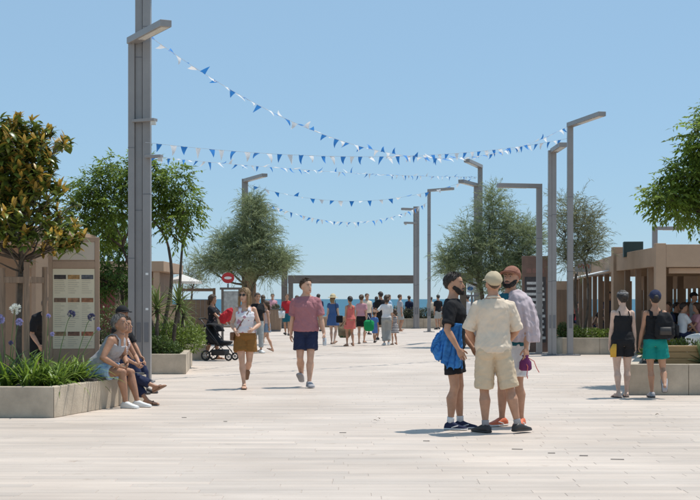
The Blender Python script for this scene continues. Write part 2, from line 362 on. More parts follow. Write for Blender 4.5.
# rear screen: low wall, posts and slats with the sky showing between
for y0, y1 in ((35.6, 41.6), (43, 49), (50.6, 60.6)):
    MB().bar((*pv(13.0, y0), .5), (*pv(13.0, y1), .5), .14, 1.0).build('rear_wall', beige, pav)
    MB().bar((*pv(13.0, y0), 2.2), (*pv(13.0, y1), 2.2), .14, .6).build('rear_header', beige, pav)
    k = int((y1-y0)/.75)
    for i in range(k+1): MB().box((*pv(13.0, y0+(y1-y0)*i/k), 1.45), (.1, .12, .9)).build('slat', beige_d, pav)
for x0, x1 in ((8.9, 10.1), (11.3, 12.6)):
    MB().bar((*pv(x0, 60.9), 1.15), (*pv(x1, 60.9), 1.15), .14, 2.3).build('rear_wall', beige, pav)
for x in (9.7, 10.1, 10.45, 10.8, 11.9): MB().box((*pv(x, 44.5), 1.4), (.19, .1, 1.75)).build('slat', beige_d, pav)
MB().bar((*pv(9.3, 44.5), .35), (*pv(12.2, 44.5), .35), .12, .7).build('counter_wall', beige, pav)
MB().bar((*pv(9.3, 44.5), 2.37), (*pv(12.2, 44.5), 2.37), .12, .25).build('header', beige, pav)
gm = M('dark_green_sign', (.018, .045, .042), .5, .15, 6)
s = MB().box((*pv(8.17, 39.3), 2.93), (.55, .5, .44), R(-8)).build('roof_sign', gm, pav, bevel=.01)
s['label'] = 'dark green board sign on the roof edge'
t = thing('shop_sign', 'small grey board with a red emblem above the far pavilion bay', 'sign', (gx(583, 50), 49.9, 2.7))
MB().box((0, 0, .0), (.66, .05, .42)).build('board', M('sign_grey', (.36, .34, .32), .7, .1, 6), t, bevel=.006)
m = MB()
for k in range(7): m.bar((-.2+.065*k, -.028, -.07+.03*(k % 3)), (-.17+.06*k, -.028, .09-.03*((k+1) % 3)), .006, .035, (1, 0, 0))
m.build('emblem', M('sign_red', (.42, .04, .04), .6, .1, 5), t)
for s_ in (-.22, .22): MB().box((s_, .03, -.25), (.04, .04, .12)).build('bracket', steel_dark, t)
# awning flap
t = thing('white_awning', 'small white awning flap tilted out from the pavilion edge', 'awning', (8.15, 43.6, 2.30))
MB().bar((-.95, 0, -.12), (.05, 0, .10), 1.3, .03).build('canopy', white_plastic, t)
MB().bar((-.9, -.6, -.10), (.03, -.6, .0), .03, .03).build('arm', steel, t); MB().bar((-.9, .6, -.10), (.03, .6, .0), .03, .03).build('arm', steel, t)

# ------------------------------------------------------------------ left kiosk, fences and walls
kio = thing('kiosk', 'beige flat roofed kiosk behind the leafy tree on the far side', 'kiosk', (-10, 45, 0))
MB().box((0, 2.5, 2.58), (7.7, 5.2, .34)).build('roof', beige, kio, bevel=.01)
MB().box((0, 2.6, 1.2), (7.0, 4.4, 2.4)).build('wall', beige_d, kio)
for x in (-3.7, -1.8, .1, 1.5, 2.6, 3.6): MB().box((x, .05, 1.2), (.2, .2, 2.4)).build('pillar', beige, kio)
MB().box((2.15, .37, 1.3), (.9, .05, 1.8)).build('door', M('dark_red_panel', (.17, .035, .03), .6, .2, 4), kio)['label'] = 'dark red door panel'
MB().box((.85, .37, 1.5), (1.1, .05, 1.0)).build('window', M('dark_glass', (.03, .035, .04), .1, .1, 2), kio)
kio2 = thing('kiosk', 'beige kiosk with wide pillars behind the magnolia and menu board', 'kiosk', (-8.3, 27.5, 0))
MB().box((0, 0, 2.7), (5.6, 4.0, .34)).build('roof', beige, kio2, bevel=.01)
MB().box((-.2, .4, 1.25), (4.6, 2.8, 2.5)).build('wall', beige, kio2)
for x in (-2.5, -1.5, -.5, .5, 1.4, 2.5): MB().box((x, -1.8, 1.27), (.22, .22, 2.52)).build('pillar', beige, kio2, bevel=.008)
def fence(label, a, b, h, n, mat, rail=True):
    t = thing('timber_fence', label, 'fence', (a[0], a[1], 0)); d = Vector((b[0]-a[0], b[1]-a[1])); L = d.length; rz = math.atan2(d.y, d.x)
    for i in range(n):
        s = (i+.5)/n; MB().box((d.x*s, d.y*s, .03+h/2), (L/n*.96, .035, h)).build('board', mat, t, ) .rotation_euler
    for o in t.children:
        o.data.transform(Matrix.Identity(4))
    if rail:
        k = 1+int(L/1.6)
        for i in range(k+1): MB().box((d.x*i/k, d.y*i/k+.06, (h+.42)/2), (.09, .07, h+.42)).build('post', mat, t)
        MB().bar((0, .06, h+.36), (d.x, d.y+.06, h+.36), .06, .1).build('rail', mat, t)
    return t
fence('brown board fence with an open top rail behind the yuccas', (gx(178, 46), 46), (gx(214, 46), 46), 1.45, 8, beige_d)
fence('pale brown board screen beside the leafy tree trunks', (gx(152, 43), 43), (gx(177, 43), 43), 1.3, 7, beige, False)
fence('dark board fence in the shade behind the menu board', (gx(96, 36), 38.9), (gx(134, 36), 38.9), 1.9, 9, timber, False)
fence('plain timber screen beside the thin brown tree', (gx(548, 41), 41), (gx(572, 41), 41), 1.75, 6, beige_d, False)
# notice stand with round red sign
t = thing('notice_stand', 'timber notice stand with pale panel behind the pushchair', 'notice board', (gx(231, 43), 43, 0))
for x in (-.27, .27): MB().box((x, 0, .93), (.07, .09, 1.86)).build('post', timber_g, t)
MB().box((0, 0, 1.83), (.70, .12, .07)).build('top_rail', timber_g, t)
MB().box((0, 0, 1.2), (.46, .05, 1.1)).build('panel', M('faded_print', (.38, .38, .36), .7, .3, 8), t)
t = thing('round_sign', 'round red sign with white rim on top of the notice stand', 'sign', (gx(228, 43), 43, 1.866))
MB().box((0, 0, .06), (.05, .04, .12)).build('bracket', steel_dark, t)
m = MB(); m.loft([((0, -.02, .30), (.2, 0, 0), (0, 0, .17)), ((0, .02, .30), (.2, 0, 0), (0, 0, .17))], 24); m.build('disc', M('red_paint', (.45, .03, .03), .5, .08, 5), t)
m = MB(); m.loft([((0, -.024, .30), (.12, 0, 0), (0, 0, .045)), ((0, -.0205, .30), (.12, 0, 0), (0, 0, .045))], 20); m.build('band', white_plastic, t)
t = thing('timber_pillar', 'thick grey timber pillar under the feathery tree', 'pillar', (gx(249, 46.4), 46.4, 0))
for k in range(3): MB().box((-.16+.16*k, 0, 1.33-.02*k), (.152, .2, 2.66-.04*k)).build('plank', timber, t, bevel=.006)
# cafe parasol
t = thing('cafe_parasol', 'open white cafe parasol beside the board fence', 'parasol', (gx(181, 50), 50.5, 0))
MB().tube([(0, 0, 0), (0, 0, 2.45)], .025).build('pole', steel, t)
m = MB(); N = 8
for k in range(N):
    a0, a1 = 2*math.pi*k/N, 2*math.pi*(k+1)/N
    m.add([(0, 0, 2.42), (.72*math.cos(a0), .72*math.sin(a0), 2.15), (.72*math.cos(a1), .72*math.sin(a1), 2.15), (.72*math.cos(a0), .72*math.sin(a0), 2.07), (.72*math.cos(a1), .72*math.sin(a1), 2.07)], [(0, 1, 2), (1, 3, 4, 2)])
m.build('canopy', M('white_canvas', (.72, .71, .68), .8, .04, 3, trans=.3), t); MB().box((0, 0, .04), (.5, .5, .08)).build('base', concrete, t)

# ------------------------------------------------------------------ menu board by the magnolia
bX0, bX1, bD = gx(49, 19.85), gx(99, 19.85), 19.85
t = thing('menu_board', 'tall beige menu board with rows of food pictures in the planter', 'board', ((bX0+bX1)/2, bD, .34), R(8))
W = bX1-bX0; H = 2.06
bm_ = M('board_frame', (.42, .28, .19), .7, .1, 3, .1, 50)
MB().box((0, 0, H/2), (W, .10, H)).build('panel', bm_, t, bevel=.006)
for s_ in (-1, 1): MB().box((s_*(W/2-.03), -.058, H/2), (.06, .012, H-.01)).build('frame', bm_, t)
for z in (H-.035, H-.40): MB().box((0, -.058, z), (W-.125, .012, .065 if z > 1.9 else .10)).build('frame', bm_, t)
MB().box((0, -.0535, H-.20), (W-.13, .005, .26)).build('header_sheet', M('header_print', (.60, .50, .40), .6, .05, 4), t)
sheet = MB().box((0, -.0535, 1.02), (W-.13, .005, 1.16)).build('menu_sheet', cream, t)
foods = [(.05, .035, .03), (.42, .22, .07), (.09, .09, .10), (.18, .10, .06), (.36, .17, .08), (.30, .12, .05), (.33, .2, .1), (.22, .10, .06), (.40, .13, .06)]
rp_ = random.Random(5)
ink = M('faded_ink', (.58, .49, .36), .7, .1, 20)
for r_, z in enumerate((1.48, 1.145, .655)):
    for c_ in range(3):
        k = r_*3+c_; MB().box((-.195+.195*c_, -.0575, z), (.17, .003, .062)).build('food_picture', M('food_print_%d' % k, foods[k], .5, .55, 22), sheet)
for r_, (za, zb) in enumerate(((1.43, 1.22), (1.09, .74), (.60, .47))):
    for c_ in range(3):
        z = za
        while z > zb:
            w = rp_.uniform(.08, .16); MB().box((-.275+.195*c_+w/2, -.0572, z), (w, .0022, .010)).build('text_line', ink, sheet); z -= .030
for k in range(2): MB().box((-.05, -.0572, H-.15-.09*k), (.36-.1*k, .0022, .022)).build('text_line', ink, sheet)
# menu board on the right, mostly white lines on dark
t = thing('menu_board', 'dark menu board with white rows behind the three men', 'board', (gx(535, 38.6), 38.6, 0))
MB().box((0, 0, 1.36), (.74, .08, 2.72)).build('panel', M('brown_board', (.20, .12, .09), .7, .15, 5), t, bevel=.006)
sh = MB().box((0, -.0435, 1.2), (.60, .005, 1.86)).build('menu_sheet', M('black_print', (.06, .05, .05), .5, .3, 8), t)
for k in range(11):
    MB().box((rp_.uniform(-.03, .03), -.0475, .40+.155*k), (rp_.uniform(.44, .54), .0025, .075)).build('menu_row', M('white_print', (.62, .60, .57), .6, .25, 30), sh)
for k in range(3): MB().box((-.18+.18*k, -.0475, 2.3), (.14, .0025, .13)).build('food_picture', M('food_print_r', (.26, .13, .10), .5, .25, 45), t)
# dark sign boards and blue banner under the right feathery tree
t = thing('sign_board', 'dark rectangular board on a thick post behind the man in black', 'sign', (gx(463, 44), 44, 0))
MB().box((0, 0, 1.17), (.2, .2, 2.34)).build('post', timber_g, t); MB().box((-.12, -.12, 2.22), (.85, .06, .26)).build('board', steel_dark, t, bevel=.006)
t = thing('banner', 'narrow blue and white banner hanging under the feathery tree', 'banner', (gx(471.5, 45.5), 45.5, 0))
MB().tube([(0, .03, 0), (0, .03, 2.95)], .025).build('pole', steel, t)
bn = MB().box((0, -.01, 2.3), (.30, .02, 1.15)).build('cloth', M('banner_white', (.62, .66, .70), .7, .1, 4), t)
for k in range(5): MB().ell((rp_.uniform(-.05, .05), -.021, 1.85+.22*k), (.10, .003, .07)).build('print', M('banner_blue', (.04, .14, .33), .7, .2, 5), bn)
t = thing('sign_post', 'thin dark post with a short crossbar between the men', 'post', (gx(472, 41), 41, 0))
MB().tube([(0, 0, 0), (0, 0, 1.62)], .03).build('pole', steel_dark, t); MB().box((.03, 0, 1.60), (.36, .05, .05)).build('crossbar', steel_dark, t)

# ------------------------------------------------------------------ bunting
blue_f = M('blue_flag', (.03, .24, .66), .6, .08, 5, trans=.35); white_f = M('white_flag', (.78, .79, .80), .6, .04, 5, trans=.35)
cord_m = M('bunting_cord', (.55, .58, .62), .8, .1, 5)
def bunting(label, a, b, sag, fw, gap, seed, twist):
    rb = random.Random(seed); a, b = Vector(a), Vector(b); t = thing('bunting_string', label, 'bunting', a, 0, 'strings of blue and white bunting')
    def P(s): q = (b-a)*s; q.z -= sag*4*s*(1-s); return q
    n = 40; MB().tube([P(i/n) for i in range(n+1)], .004, 4).build('cord', cord_m, t)
    L = (b-a).length; k = int(L/gap); side = Vector((b-a)).normalized()
    for i in range(1, k):
        s = i/k+rb.uniform(-.15, .15)/k; p = P(s); e = (P(min(1, s+.003))-P(s-.003)).normalized()
        sw = R(rb.gauss(twist[0], twist[1])); yaw = R(rb.gauss(0, twist[2]))
        w, h = fw*rb.uniform(.8, 1.1), fw*1.12*rb.uniform(.8, 1.1)
        nrm = e.cross(Vector((0, 0, 1))).normalized(); dn = Vector((0, 0, -1))*math.cos(sw)+nrm*math.sin(sw)+e*math.sin(yaw)*.7; dn.normalize()
        bend = rb.uniform(-.28, .28)*h; nn = e.cross(dn).normalized(); vs = []; fs = []; rows = 5; curl = rb.uniform(-.5, .5)
        for r_ in range(rows+1):
            f = r_/rows; ww = w*(1-f)/2+.002; c = p+dn*(h*f)+nn*(bend*math.sin(f*2.4))
            for q in (-1, 0, 1): vs.append(c+e*(ww*q)+nn*(curl*ww*(1 if q else 0)*.6))
        for r_ in range(rows):
            for q in (0, 1): j = r_*3+q; fs.append((j, j+1, j+4, j+3))
        m = MB(); m.add(vs, fs); m.build('flag', blue_f if i % 2 else white_f, t, smooth=True)
    return t
bunting('bunting string swooping steeply down from the tall lamp column', (-3.62, 24.3, 6.22), (5.8, 36.3, 6.1), 1.45, .155, .20, 11, (20, 75, 60))
bunting('bunting string of upright pennants running level from the tall column', (-3.66, 24.35, 4.30), (5.8, 36.3, 5.78), .36, .17, .33, 12, (0, 22, 8))
bunting('bunting string running from the tall column to the double armed lamp', (-3.66, 24.4, 4.06), (4.42, 47.4, 5.75), .10, .14, .30, 13, (15, 75, 60))
bunting('bunting string sagging between the two feathery tree lamps', (-3.66, 48.8, 5.62), (4.42, 47.5, 5.75), .72, .17, .33, 14, (15, 70, 50))
bunting('lowest bunting string ending at the thin lamp by the sea', (-3.66, 48.9, 5.25), (3.55, 62, 5.9), .95, .20, .33, 15, (5, 40, 25))

# ------------------------------------------------------------------ trees and plants
rng = np.random.default_rng(4)
def unit(v): return v/np.maximum(1e-9, np.linalg.norm(v, axis=-1, keepdims=True))
def leaf_quads(pos, d, nrm, L, W):
    """folded leaf: 6 verts, 2 quads; pos (N,3), d direction, nrm surface normal"""
    s = unit(np.cross(d, nrm)); L = L[:, None]; W = W[:, None]; n = unit(np.cross(s, d))
    base = pos; tip = pos+d*L-n*L*.12
    l = pos+d*L*.45+s*W*.5+n*W*.12; r = pos+d*L*.45-s*W*.5+n*W*.12; mid = pos+d*L*.45
    return np.stack([base, l, tip, mid, r], axis=1)          # faces (0,3,2,1),(0,4,2,3)
LEAF_F = [(0, 3, 2, 1), (0, 4, 2, 3)]
def branch(m, a, b, r0, r1, wob=.08, n=6, rr=random):
    a, b = Vector(a), Vector(b); pts = []; L = (b-a).length
    o = [Vector((rr.uniform(-1, 1), rr.uniform(-1, 1), rr.uniform(-.5, .5)))*wob*L for _ in range(2)]
    for i in range(n+1):
        f = i/n; pts.append(a.lerp(b, f)+(o[0]*math.sin(f*math.pi)+o[1]*math.sin(2*f*math.pi)*.6))
    m.tube(pts, [r0+(r1-r0)*i/n for i in range(n+1)], 7); return pts
def in_clumps(clumps, N, shell=.35):
    cs = np.array([c[:3] for c in clumps]); rs_ = np.array([c[3:6] for c in clumps]); vol = (rs_.prod(1))**.75; pick = rng.choice(len(clumps), N, p=vol/vol.sum())
    u = unit(rng.normal(size=(N, 3))); rad = (shell+(1-shell)*rng.random(N))[:, None]
    return cs[pick]+u*rad*rs_[pick], u, pick
def ash_tree(label, X, D, z0, trunks, clumps, n, seed, mat):
    rr = random.Random(seed); t = thing('leafy_tree', label, 'tree', (X, D, z0)); m = MB()
    tips = []
    for tb, tt, r0 in trunks: branch(m, tb, tt, r0, r0*.55, .05, 8, rr); tips.append((Vector(tt), r0*.5))
    for c in clumps:
        c3 = Vector(c[:3]); tp, r = min(tips, key=lambda q: (q[0]-c3).length)
        pts = branch(m, tp, c3, r, .012, .12, 6, rr)
        for k in range(6):
            e = c3+Vector((rr.uniform(-1, 1)*c[3], rr.uniform(-1, 1)*c[4], rr.uniform(-.7, .9)*c[5])); branch(m, pts[rr.choice((3, 4, 5))], e, .011, .004, .12, 4, rr)
    m.build('trunk', bark, t, smooth=True)
    # compound leaves: each rachis carries a row of leaflets
    nr = n//9; p, u, pk = in_clumps(clumps, nr, .25)
    d = unit(u*np.array([1, 1, .5])+rng.normal(size=(nr, 3))*.45+np.array([0, 0, -.25])); Ls = rng.uniform(.18, .34, nr)
    allv = []; tone = np.clip(rng.normal(.45, .25, nr), 0, .999); tn = []
    for k in range(9):
        f = (k+1)/9; q = p+d*(Ls*f)[:, None]+np.array([0, 0, -1])*(Ls*.25*f*f)[:, None]
        sgn = 1 if k % 2 else -1; s = unit(np.cross(d, np.array([0, 0, 1.])+rng.normal(size=(nr, 3))*.2))*sgn
        ld = unit(s*.8+d*.55+np.array([0, 0, -.35])+rng.normal(size=(nr, 3))*.15) if k < 8 else d
        nm = unit(np.array([0, 0, 1.])+rng.normal(size=(nr, 3))*.35)
        allv.append(leaf_quads(q, ld, nm, rng.uniform(.08, .14, nr), rng.uniform(.034, .052, nr))); tn.append(np.clip(tone+rng.normal(0, .08, nr), 0, .999))
    cloud('crown', np.concatenate(allv), 5, mat, t, np.concatenate(tn), LEAF_F)
    return t
ash_m = M('ash_leaf', (.17, .26, .05), .5, .25, 3, spec=.4, trans=.58, tone=.45, col2=(1.5, 1.35, 1.1))
ash_m2 = M('ash_leaf_dark', (.12, .21, .05), .5, .25, 3, spec=.4, trans=.5, tone=.45, col2=(1.5, 1.35, 1.1))
ash_tree('wide leafy green tree with several trunks in the shrub planter', -4.45, 30, .34,
         [((.05, 0, 0), (-.25, .1, 2.1), .07), ((.35, .2, 0), (.45, 0, 2.3), .055), ((.55, -.1, 0), (.75, .1, 2.4), .045), ((.2, .3, 0), (-.6, .2, 2.3), .05)],
         [(-1.25, 0, 3.55, .55, .55, .42), (-.65, .1, 4.0, .5, .55, .36), (-.05, -.2, 3.7, .5, .5, .42), (.55, .1, 3.75, .5, .5, .4), (.85, 0, 3.25, .38, .42, .36), (-1.55, .2, 3.0, .35, .45, .35),
          (-.75, -.3, 3.1, .5, .5, .38), (.25, .3, 3.15, .4, .5, .3), (.62, -.2, 2.75, .3, .35, .3), (-1.1, .4, 2.6, .4, .5, .35), (-.1, 0, 4.15, .3, .35, .22)], 13000, 1, ash_m)
ash_tree('green tree showing between the menu board and the lamp column', -6.2, 36.2, .31,
         [((0, 0, 0), (.1, 0, 1.5), .07)], [(.0, 0, 1.9, .55, .5, .6), (.3, 0, 2.7, .55, .5, .5), (-.5, .1, 2.5, .5, .5, .5), (.15, 0, 3.3, .5, .5, .4), (.5, .1, 1.5, .35, .4, .45), (-.7, 0, 1.6, .5, .5, .5), (-1.4, 0, 2.2, .5, .5, .6), (-2.1, .2, 2.3, .5, .5, .7)], 9000, 2, ash_m2)
ash_tree('overhanging leafy green tree in the planter beside the wooden bench', 7.05, 23.7, .42,
         [((0, 0, 0), (-.05, 0, 2.0), .10), ((.1, .1, 1.4), (.5, .1, 2.9), .06)],
         [(-1.55, -.1, 2.85, .40, .45, .30), (-1.1, 0, 3.3, .5, .5, .36), (-.95, -.2, 3.9, .38, .45, .36), (-.35, 0, 3.5, .6, .6, .5), (-.45, .1, 4.25, .55, .5, .4), (.3, 0, 4.3, .7, .7, .5), (.5, 0, 3.4, .7, .7, .5), (-1.0, .1, 2.62, .38, .4, .28),
          (-.35, -.2, 2.75, .5, .5, .33), (1.1, 0, 3.8, .6, .7, .5), (.3, 0, 2.8, .6, .6, .4), (-.62, 0, 3.0, .4, .5, .3), (-1.2, .2, 3.0, .4, .5, .3), (-.75, 0, 3.6, .5, .5, .4), (-.2, 0, 4.6, .4, .4, .25)], 27000, 3, ash_m)

def tamarisk(label, X, D, z0, trunks, clumps, n, seed, mat, sparse=False):
    rr = random.Random(seed); t = thing('tamarisk_tree', label, 'tree', (X, D, z0)); m = MB(); tips = []
    for tb, tt, r0 in trunks: branch(m, tb, tt, r0, r0*.6, .05, 8, rr); tips.append((Vector(tt), r0*.55))
    tp2 = []
    for c in clumps:
        c3 = Vector(c[:3]); tp, r = min(tips, key=lambda q: (q[0]-c3).length); pts = branch(m, tp, c3, r*.8, .012, .12, 6, rr)
        for k in range(14 if sparse else 9):
            e = c3+Vector((rr.uniform(-1, 1)*c[3], rr.uniform(-1, 1)*c[4], rr.uniform(-.4, 1)*c[5])); branch(m, pts[rr.choice((3, 4, 5, 6))], e, .010, .004, .10, 4, rr)
    m.build('trunk', bark, t, smooth=True)
    # feathery sprays: each a curved shoot with many fine needle twigs
    plumes = []
    for c in clumps:
        for k in range(5):
            a = rr.uniform(0, 6.28); e = rr.uniform(-.1, 1.2); q = [c[0]+c[3]*1.0*math.cos(a)*math.cos(e), c[1]+c[4]*math.sin(a)*math.cos(e), c[2]+c[5]*1.1*math.sin(e)]; r_ = rr.uniform(.10, .2); plumes.append((*q, r_, r_, r_*1.5))
    clumps = [(c[0], c[1], c[2], c[3]*.85, c[4]*.85, c[5]*.85) for c in clumps]+plumes
    ns = n//14; p, u, pk = in_clumps(clumps, ns, .15)
    d = unit(u*np.array([1, 1, .6])+np.array([0, 0, .55])+rng.normal(size=(ns, 3))*.35); Ls = rng.uniform(.3, .62, ns); tone = np.clip(rng.normal(.45, .25, ns), 0, .999); V = []; tn = []
    droop = np.array([0, 0, -1.])
    for k in range(14):
        f = (k+.5)/14; q = p+d*(Ls*f)[:, None]+droop*(Ls*.28*f*f)[:, None]
        ld = unit(d*(1.0)+droop*f*.7+rng.normal(size=(ns, 3))*.42); l = rng.uniform(.07, .16, ns)[:, None]; w = unit(np.cross(ld, rng.normal(size=(ns, 3))))*rng.uniform(.005, .009, ns)[:, None]
        V.append(np.stack([q-w, q+w, q+ld*l], axis=1)); tn.append(np.clip(tone+rng.normal(0, .12, ns), 0, .999))
    cloud('crown', np.concatenate(V), 3, mat, t, np.concatenate(tn), [(0, 1, 2)])
    return t
tam_m = M('tamarisk_needle', (.27, .33, .185), .8, .2, 2, trans=.5, tone=.45, col2=(1.45, 1.35, 1.25))
tam_b = M('tamarisk_dry', (.25, .26, .14), .85, .2, 2, trans=.25, tone=.4, col2=(1.3, 1.25, 1.2))
tamarisk('feathery grey green tree around the lamp on the kiosk side', gx(247, 45), 45, -.03, [((0, 0, 0), (-.05, 0, 2.0), .085), ((.05, 0, 0.9), (.35, .1, 2.3), .06)],
         [(-.9, 0, 2.75, .62, .6, .5), (-.3, .1, 3.3, .55, .6, .5), (.2, 0, 3.9, .42, .5, .55), (.25, -.1, 3.0, .6, .6, .5), (.85, 0, 2.75, .5, .55, .45), (-.3, -.2, 2.5, .6, .6, .4), (.55, .1, 3.5, .45, .5, .45), (.6, 0, 2.35, .55, .5, .35), (1.2, 0, 2.6, .25, .4, .3), (-1.3, 0, 2.55, .35, .4, .35), (-.75, .1, 3.3, .32, .4, .3), (.1, 0, 4.6, .22, .3, .35), (.5, 0, 4.25, .25, .3, .3)], 64000, 5, tam_m)
tamarisk('feathery grey green tree behind the three standing men', gx(487, 42.5), 42.5, -.03, [((-.15, 0, 0), (-.2, 0, 1.9), .10), ((.1, .1, 0), (.35, 0, 2.0), .09)],
         [(-.85, 0, 2.7, .5, .5, .4), (-.5, 0, 3.35, .5, .5, .45), (.1, 0, 3.1, .6, .6, .5), (.35, .1, 3.9, .55, .5, .5), (.2, .1, 4.4, .28, .35, .35), (.9, 0, 3.5, .5, .5, .5), (1.15, 0, 2.8, .4, .5, .45), (.5, -.1, 2.4, .6, .6, .4), (-.25, -.1, 2.25, .55, .5, .4), (-1.15, 0, 2.35, .3, .35, .25), (.3, 0, 1.9, .5, .5, .35), (.95, .1, 2.2, .45, .5, .4), (1.35, 0, 3.3, .25, .4, .35)], 62000, 6, tam_m)
tamarisk('sparse half bare brownish tree beside the pavilion planter', 6.45, 38.2, .40, [((0, 0, 0), (-.1, 0, 1.8), .06), ((.1, 0, 0), (.15, .1, 2.2), .045), ((-.1, .1, 0), (-.35, 0, 2.4), .04)],
         [(-.45, 0, 3.1, .4, .5, .7), (.1, 0, 3.2, .45, .5, .7), (.35, 0, 2.6, .3, .5, .5), (0, 0, 2.3, .45, .5, .5), (-.35, .1, 2.2, .3, .4, .5)], 15000, 8, tam_b, True)
# small bare tree far behind the board fence
tamarisk('thin bare young tree behind the board fence', gx(192, 52), 52, -.03, [((0, 0, 0), (0, 0, 1.7), .06)], [(-.2, 0, 2.5, .3, .3, .5), (.25, 0, 2.4, .3, .3, .5), (0, 0, 2.0, .35, .35, .3)], 2500, 9, tam_b, True)

# magnolia with stakes
def strap_leaf(L, W, curve, n=5, fold=.25, tipw=.05):
    m = MB(); vs = []; fs = []
    for i in range(n+1):
        f = i/n; ang = curve*f; x = L*(math.sin(ang)/curve if abs(curve) > .01 else f); z = L*((1-math.cos(ang))/curve if abs(curve) > .01 else 0)
        w = W*max(tipw, math.sin(math.pi*min(1, .12+.88*f)))**.7*.5 if tipw < .2 else W*.5*(1-.9*f**3)
        vs += [(x, w, -z+fold*w), (x, 0, -z), (x, -w, -z+fold*w)]
    for i in range(n):
        for q in (0, 1): j = i*3+q; fs.append((j, j+1, j+4, j+3))
    m.add(vs, fs); return m
mag_t = thing('magnolia_tree', 'young magnolia with bronze tipped glossy leaves held by timber stakes', 'tree', (gx(20, 18.7), 18.7, .34))
rr = random.Random(21); m = MB(); tw = []
branch(m, (0, 0, 0), (.02, 0, 1.75), .045, .035, .02, 6, rr)
top = Vector((.02, 0, 1.7)); lead = branch(m, top, (-.05, .05, 3.3), .035, .010, .03, 8, rr)
clumps = []
for k in range(95):
    zf = rr.random(); z = 1.70+1.62*zf; rad = min(.70, (.70*(1-zf)**.75+.12+.1*math.sin(zf*9))*rr.uniform(.45, 1.08)); a = rr.uniform(0, 2*math.pi)
    c = Vector((rad*math.cos(a), rad*math.sin(a), z+.12)); s = lead[min(8, int(max(0, zf-.1)*8))]
    branch(m, s, c, .016, .006, .08, 5, rr); clumps.append(c)
    for j in range(4):
        e = c+Vector((rr.uniform(-.22, .22), rr.uniform(-.22, .22), rr.uniform(-.1, .25))); branch(m, c.lerp(s, .15*j), e, .007, .004, .08, 3, rr); tw.append(e)
    tw.append(c)
for k in range(8):
    a = rr.uniform(0, 6.28); e = Vector((.5*math.cos(a), .5*math.sin(a), 1.80+rr.uniform(-.2, .25))); branch(m, (0.02, 0, 1.5+rr.random()*.3), e, .014, .006, .1, 5, rr); tw.append(e)
m.build('trunk', bark, mag_t, smooth=True)
mg = M('magnolia_leaf', (.12, .17, .035), .30, .25, 6, spec=.55, trans=.2, tone=.4, col2=(1.7, 1.45, 1.2))
mo = M('magnolia_leaf_bronze', (.50, .33, .07), .38, .3, 6, spec=.5, trans=.3, tone=.4, col2=(1.35, 1.3, 1.1))
lm = []
for k, mt in ((0, mg), (1, mg), (2, mo)):
    me = strap_leaf((.155, .14, .135)[k], (.060, .054, .05)[k], (.7, .35, .4)[k], 4).mesh('magnolia_leaf', True); me.materials.append(mt); lm.append(me)
leaves = []
for e in tw:
    k = rr.randint(11, 16); young = rr.random() < .58
    for j in range(k):
        az = rr.uniform(0, 6.28); pit = rr.uniform(-.5, 1.0) if j < k*.6 or not young else rr.uniform(.8, 1.4)
        ty = 2 if (young and j >= k*.5) else (1 if pit > .6 else 0)
        q = Quaternion((0, 0, 1), az) @ Quaternion((0, 1, 0), -pit) @ Quaternion((1, 0, 0), rr.uniform(-.5, .5)); sc = rr.uniform(.75, 1.15)
        p = e+Vector((0, 0, rr.uniform(-.08, .03))); leaves.append((p, q, sc, ty))
leaves.sort(key=lambda l: l[0].y)              # the plaza side shows largest
big = leaves[:300]; small = leaves[300:]
crown = None
for ty in (0, 2):
    Vl = []; tn = []; me = lm[ty]; base = np.array([v.co for v in me.vertices]); fcs = [tuple(p.vertices) for p in me.polygons]
    for p, q, sc, k in small:
        if (k == 2) != (ty == 2): continue
        Mx = np.array(q.to_matrix())*sc; Vl.append(base @ Mx.T+np.array(p)); tn.append(rr.random())
    o = cloud('crown' if ty == 0 else 'bronze_shoots', np.array(Vl), len(base), mg if ty == 0 else mo, mag_t, np.array(tn), fcs)
    if ty == 0: crown = o
for p, q, sc, k in big: inst('leaf', lm[k], crown, Matrix.LocRotScale(p, q, Vector((sc,)*3)))
def stake_frame(label, X, D, z0, pts, h, zb):
    t = thing('tree_stakes', label, 'tree stakes', (X, D, z0))
    for x, y in pts: MB().tube([(x, y, 0), (x, y, h+rr.uniform(-.05, .05))], .038, 10).build('stake', timber, t, smooth=False)
    n = len(pts)
    for i in range(n):
        a, b = pts[i], pts[(i+1) % n]; MB().bar((a[0], a[1], zb), (b[0], b[1], zb), .035, .085).build('crossbar', timber, t, bevel=.004)
stake_frame('round timber stakes with crossbars round the magnolia trunk', gx(20, 18.7), 18.7, .34, [(-.20, -.16), (.14, -.2), (.32, .1), (-.08, .24)], 1.62, 1.42)

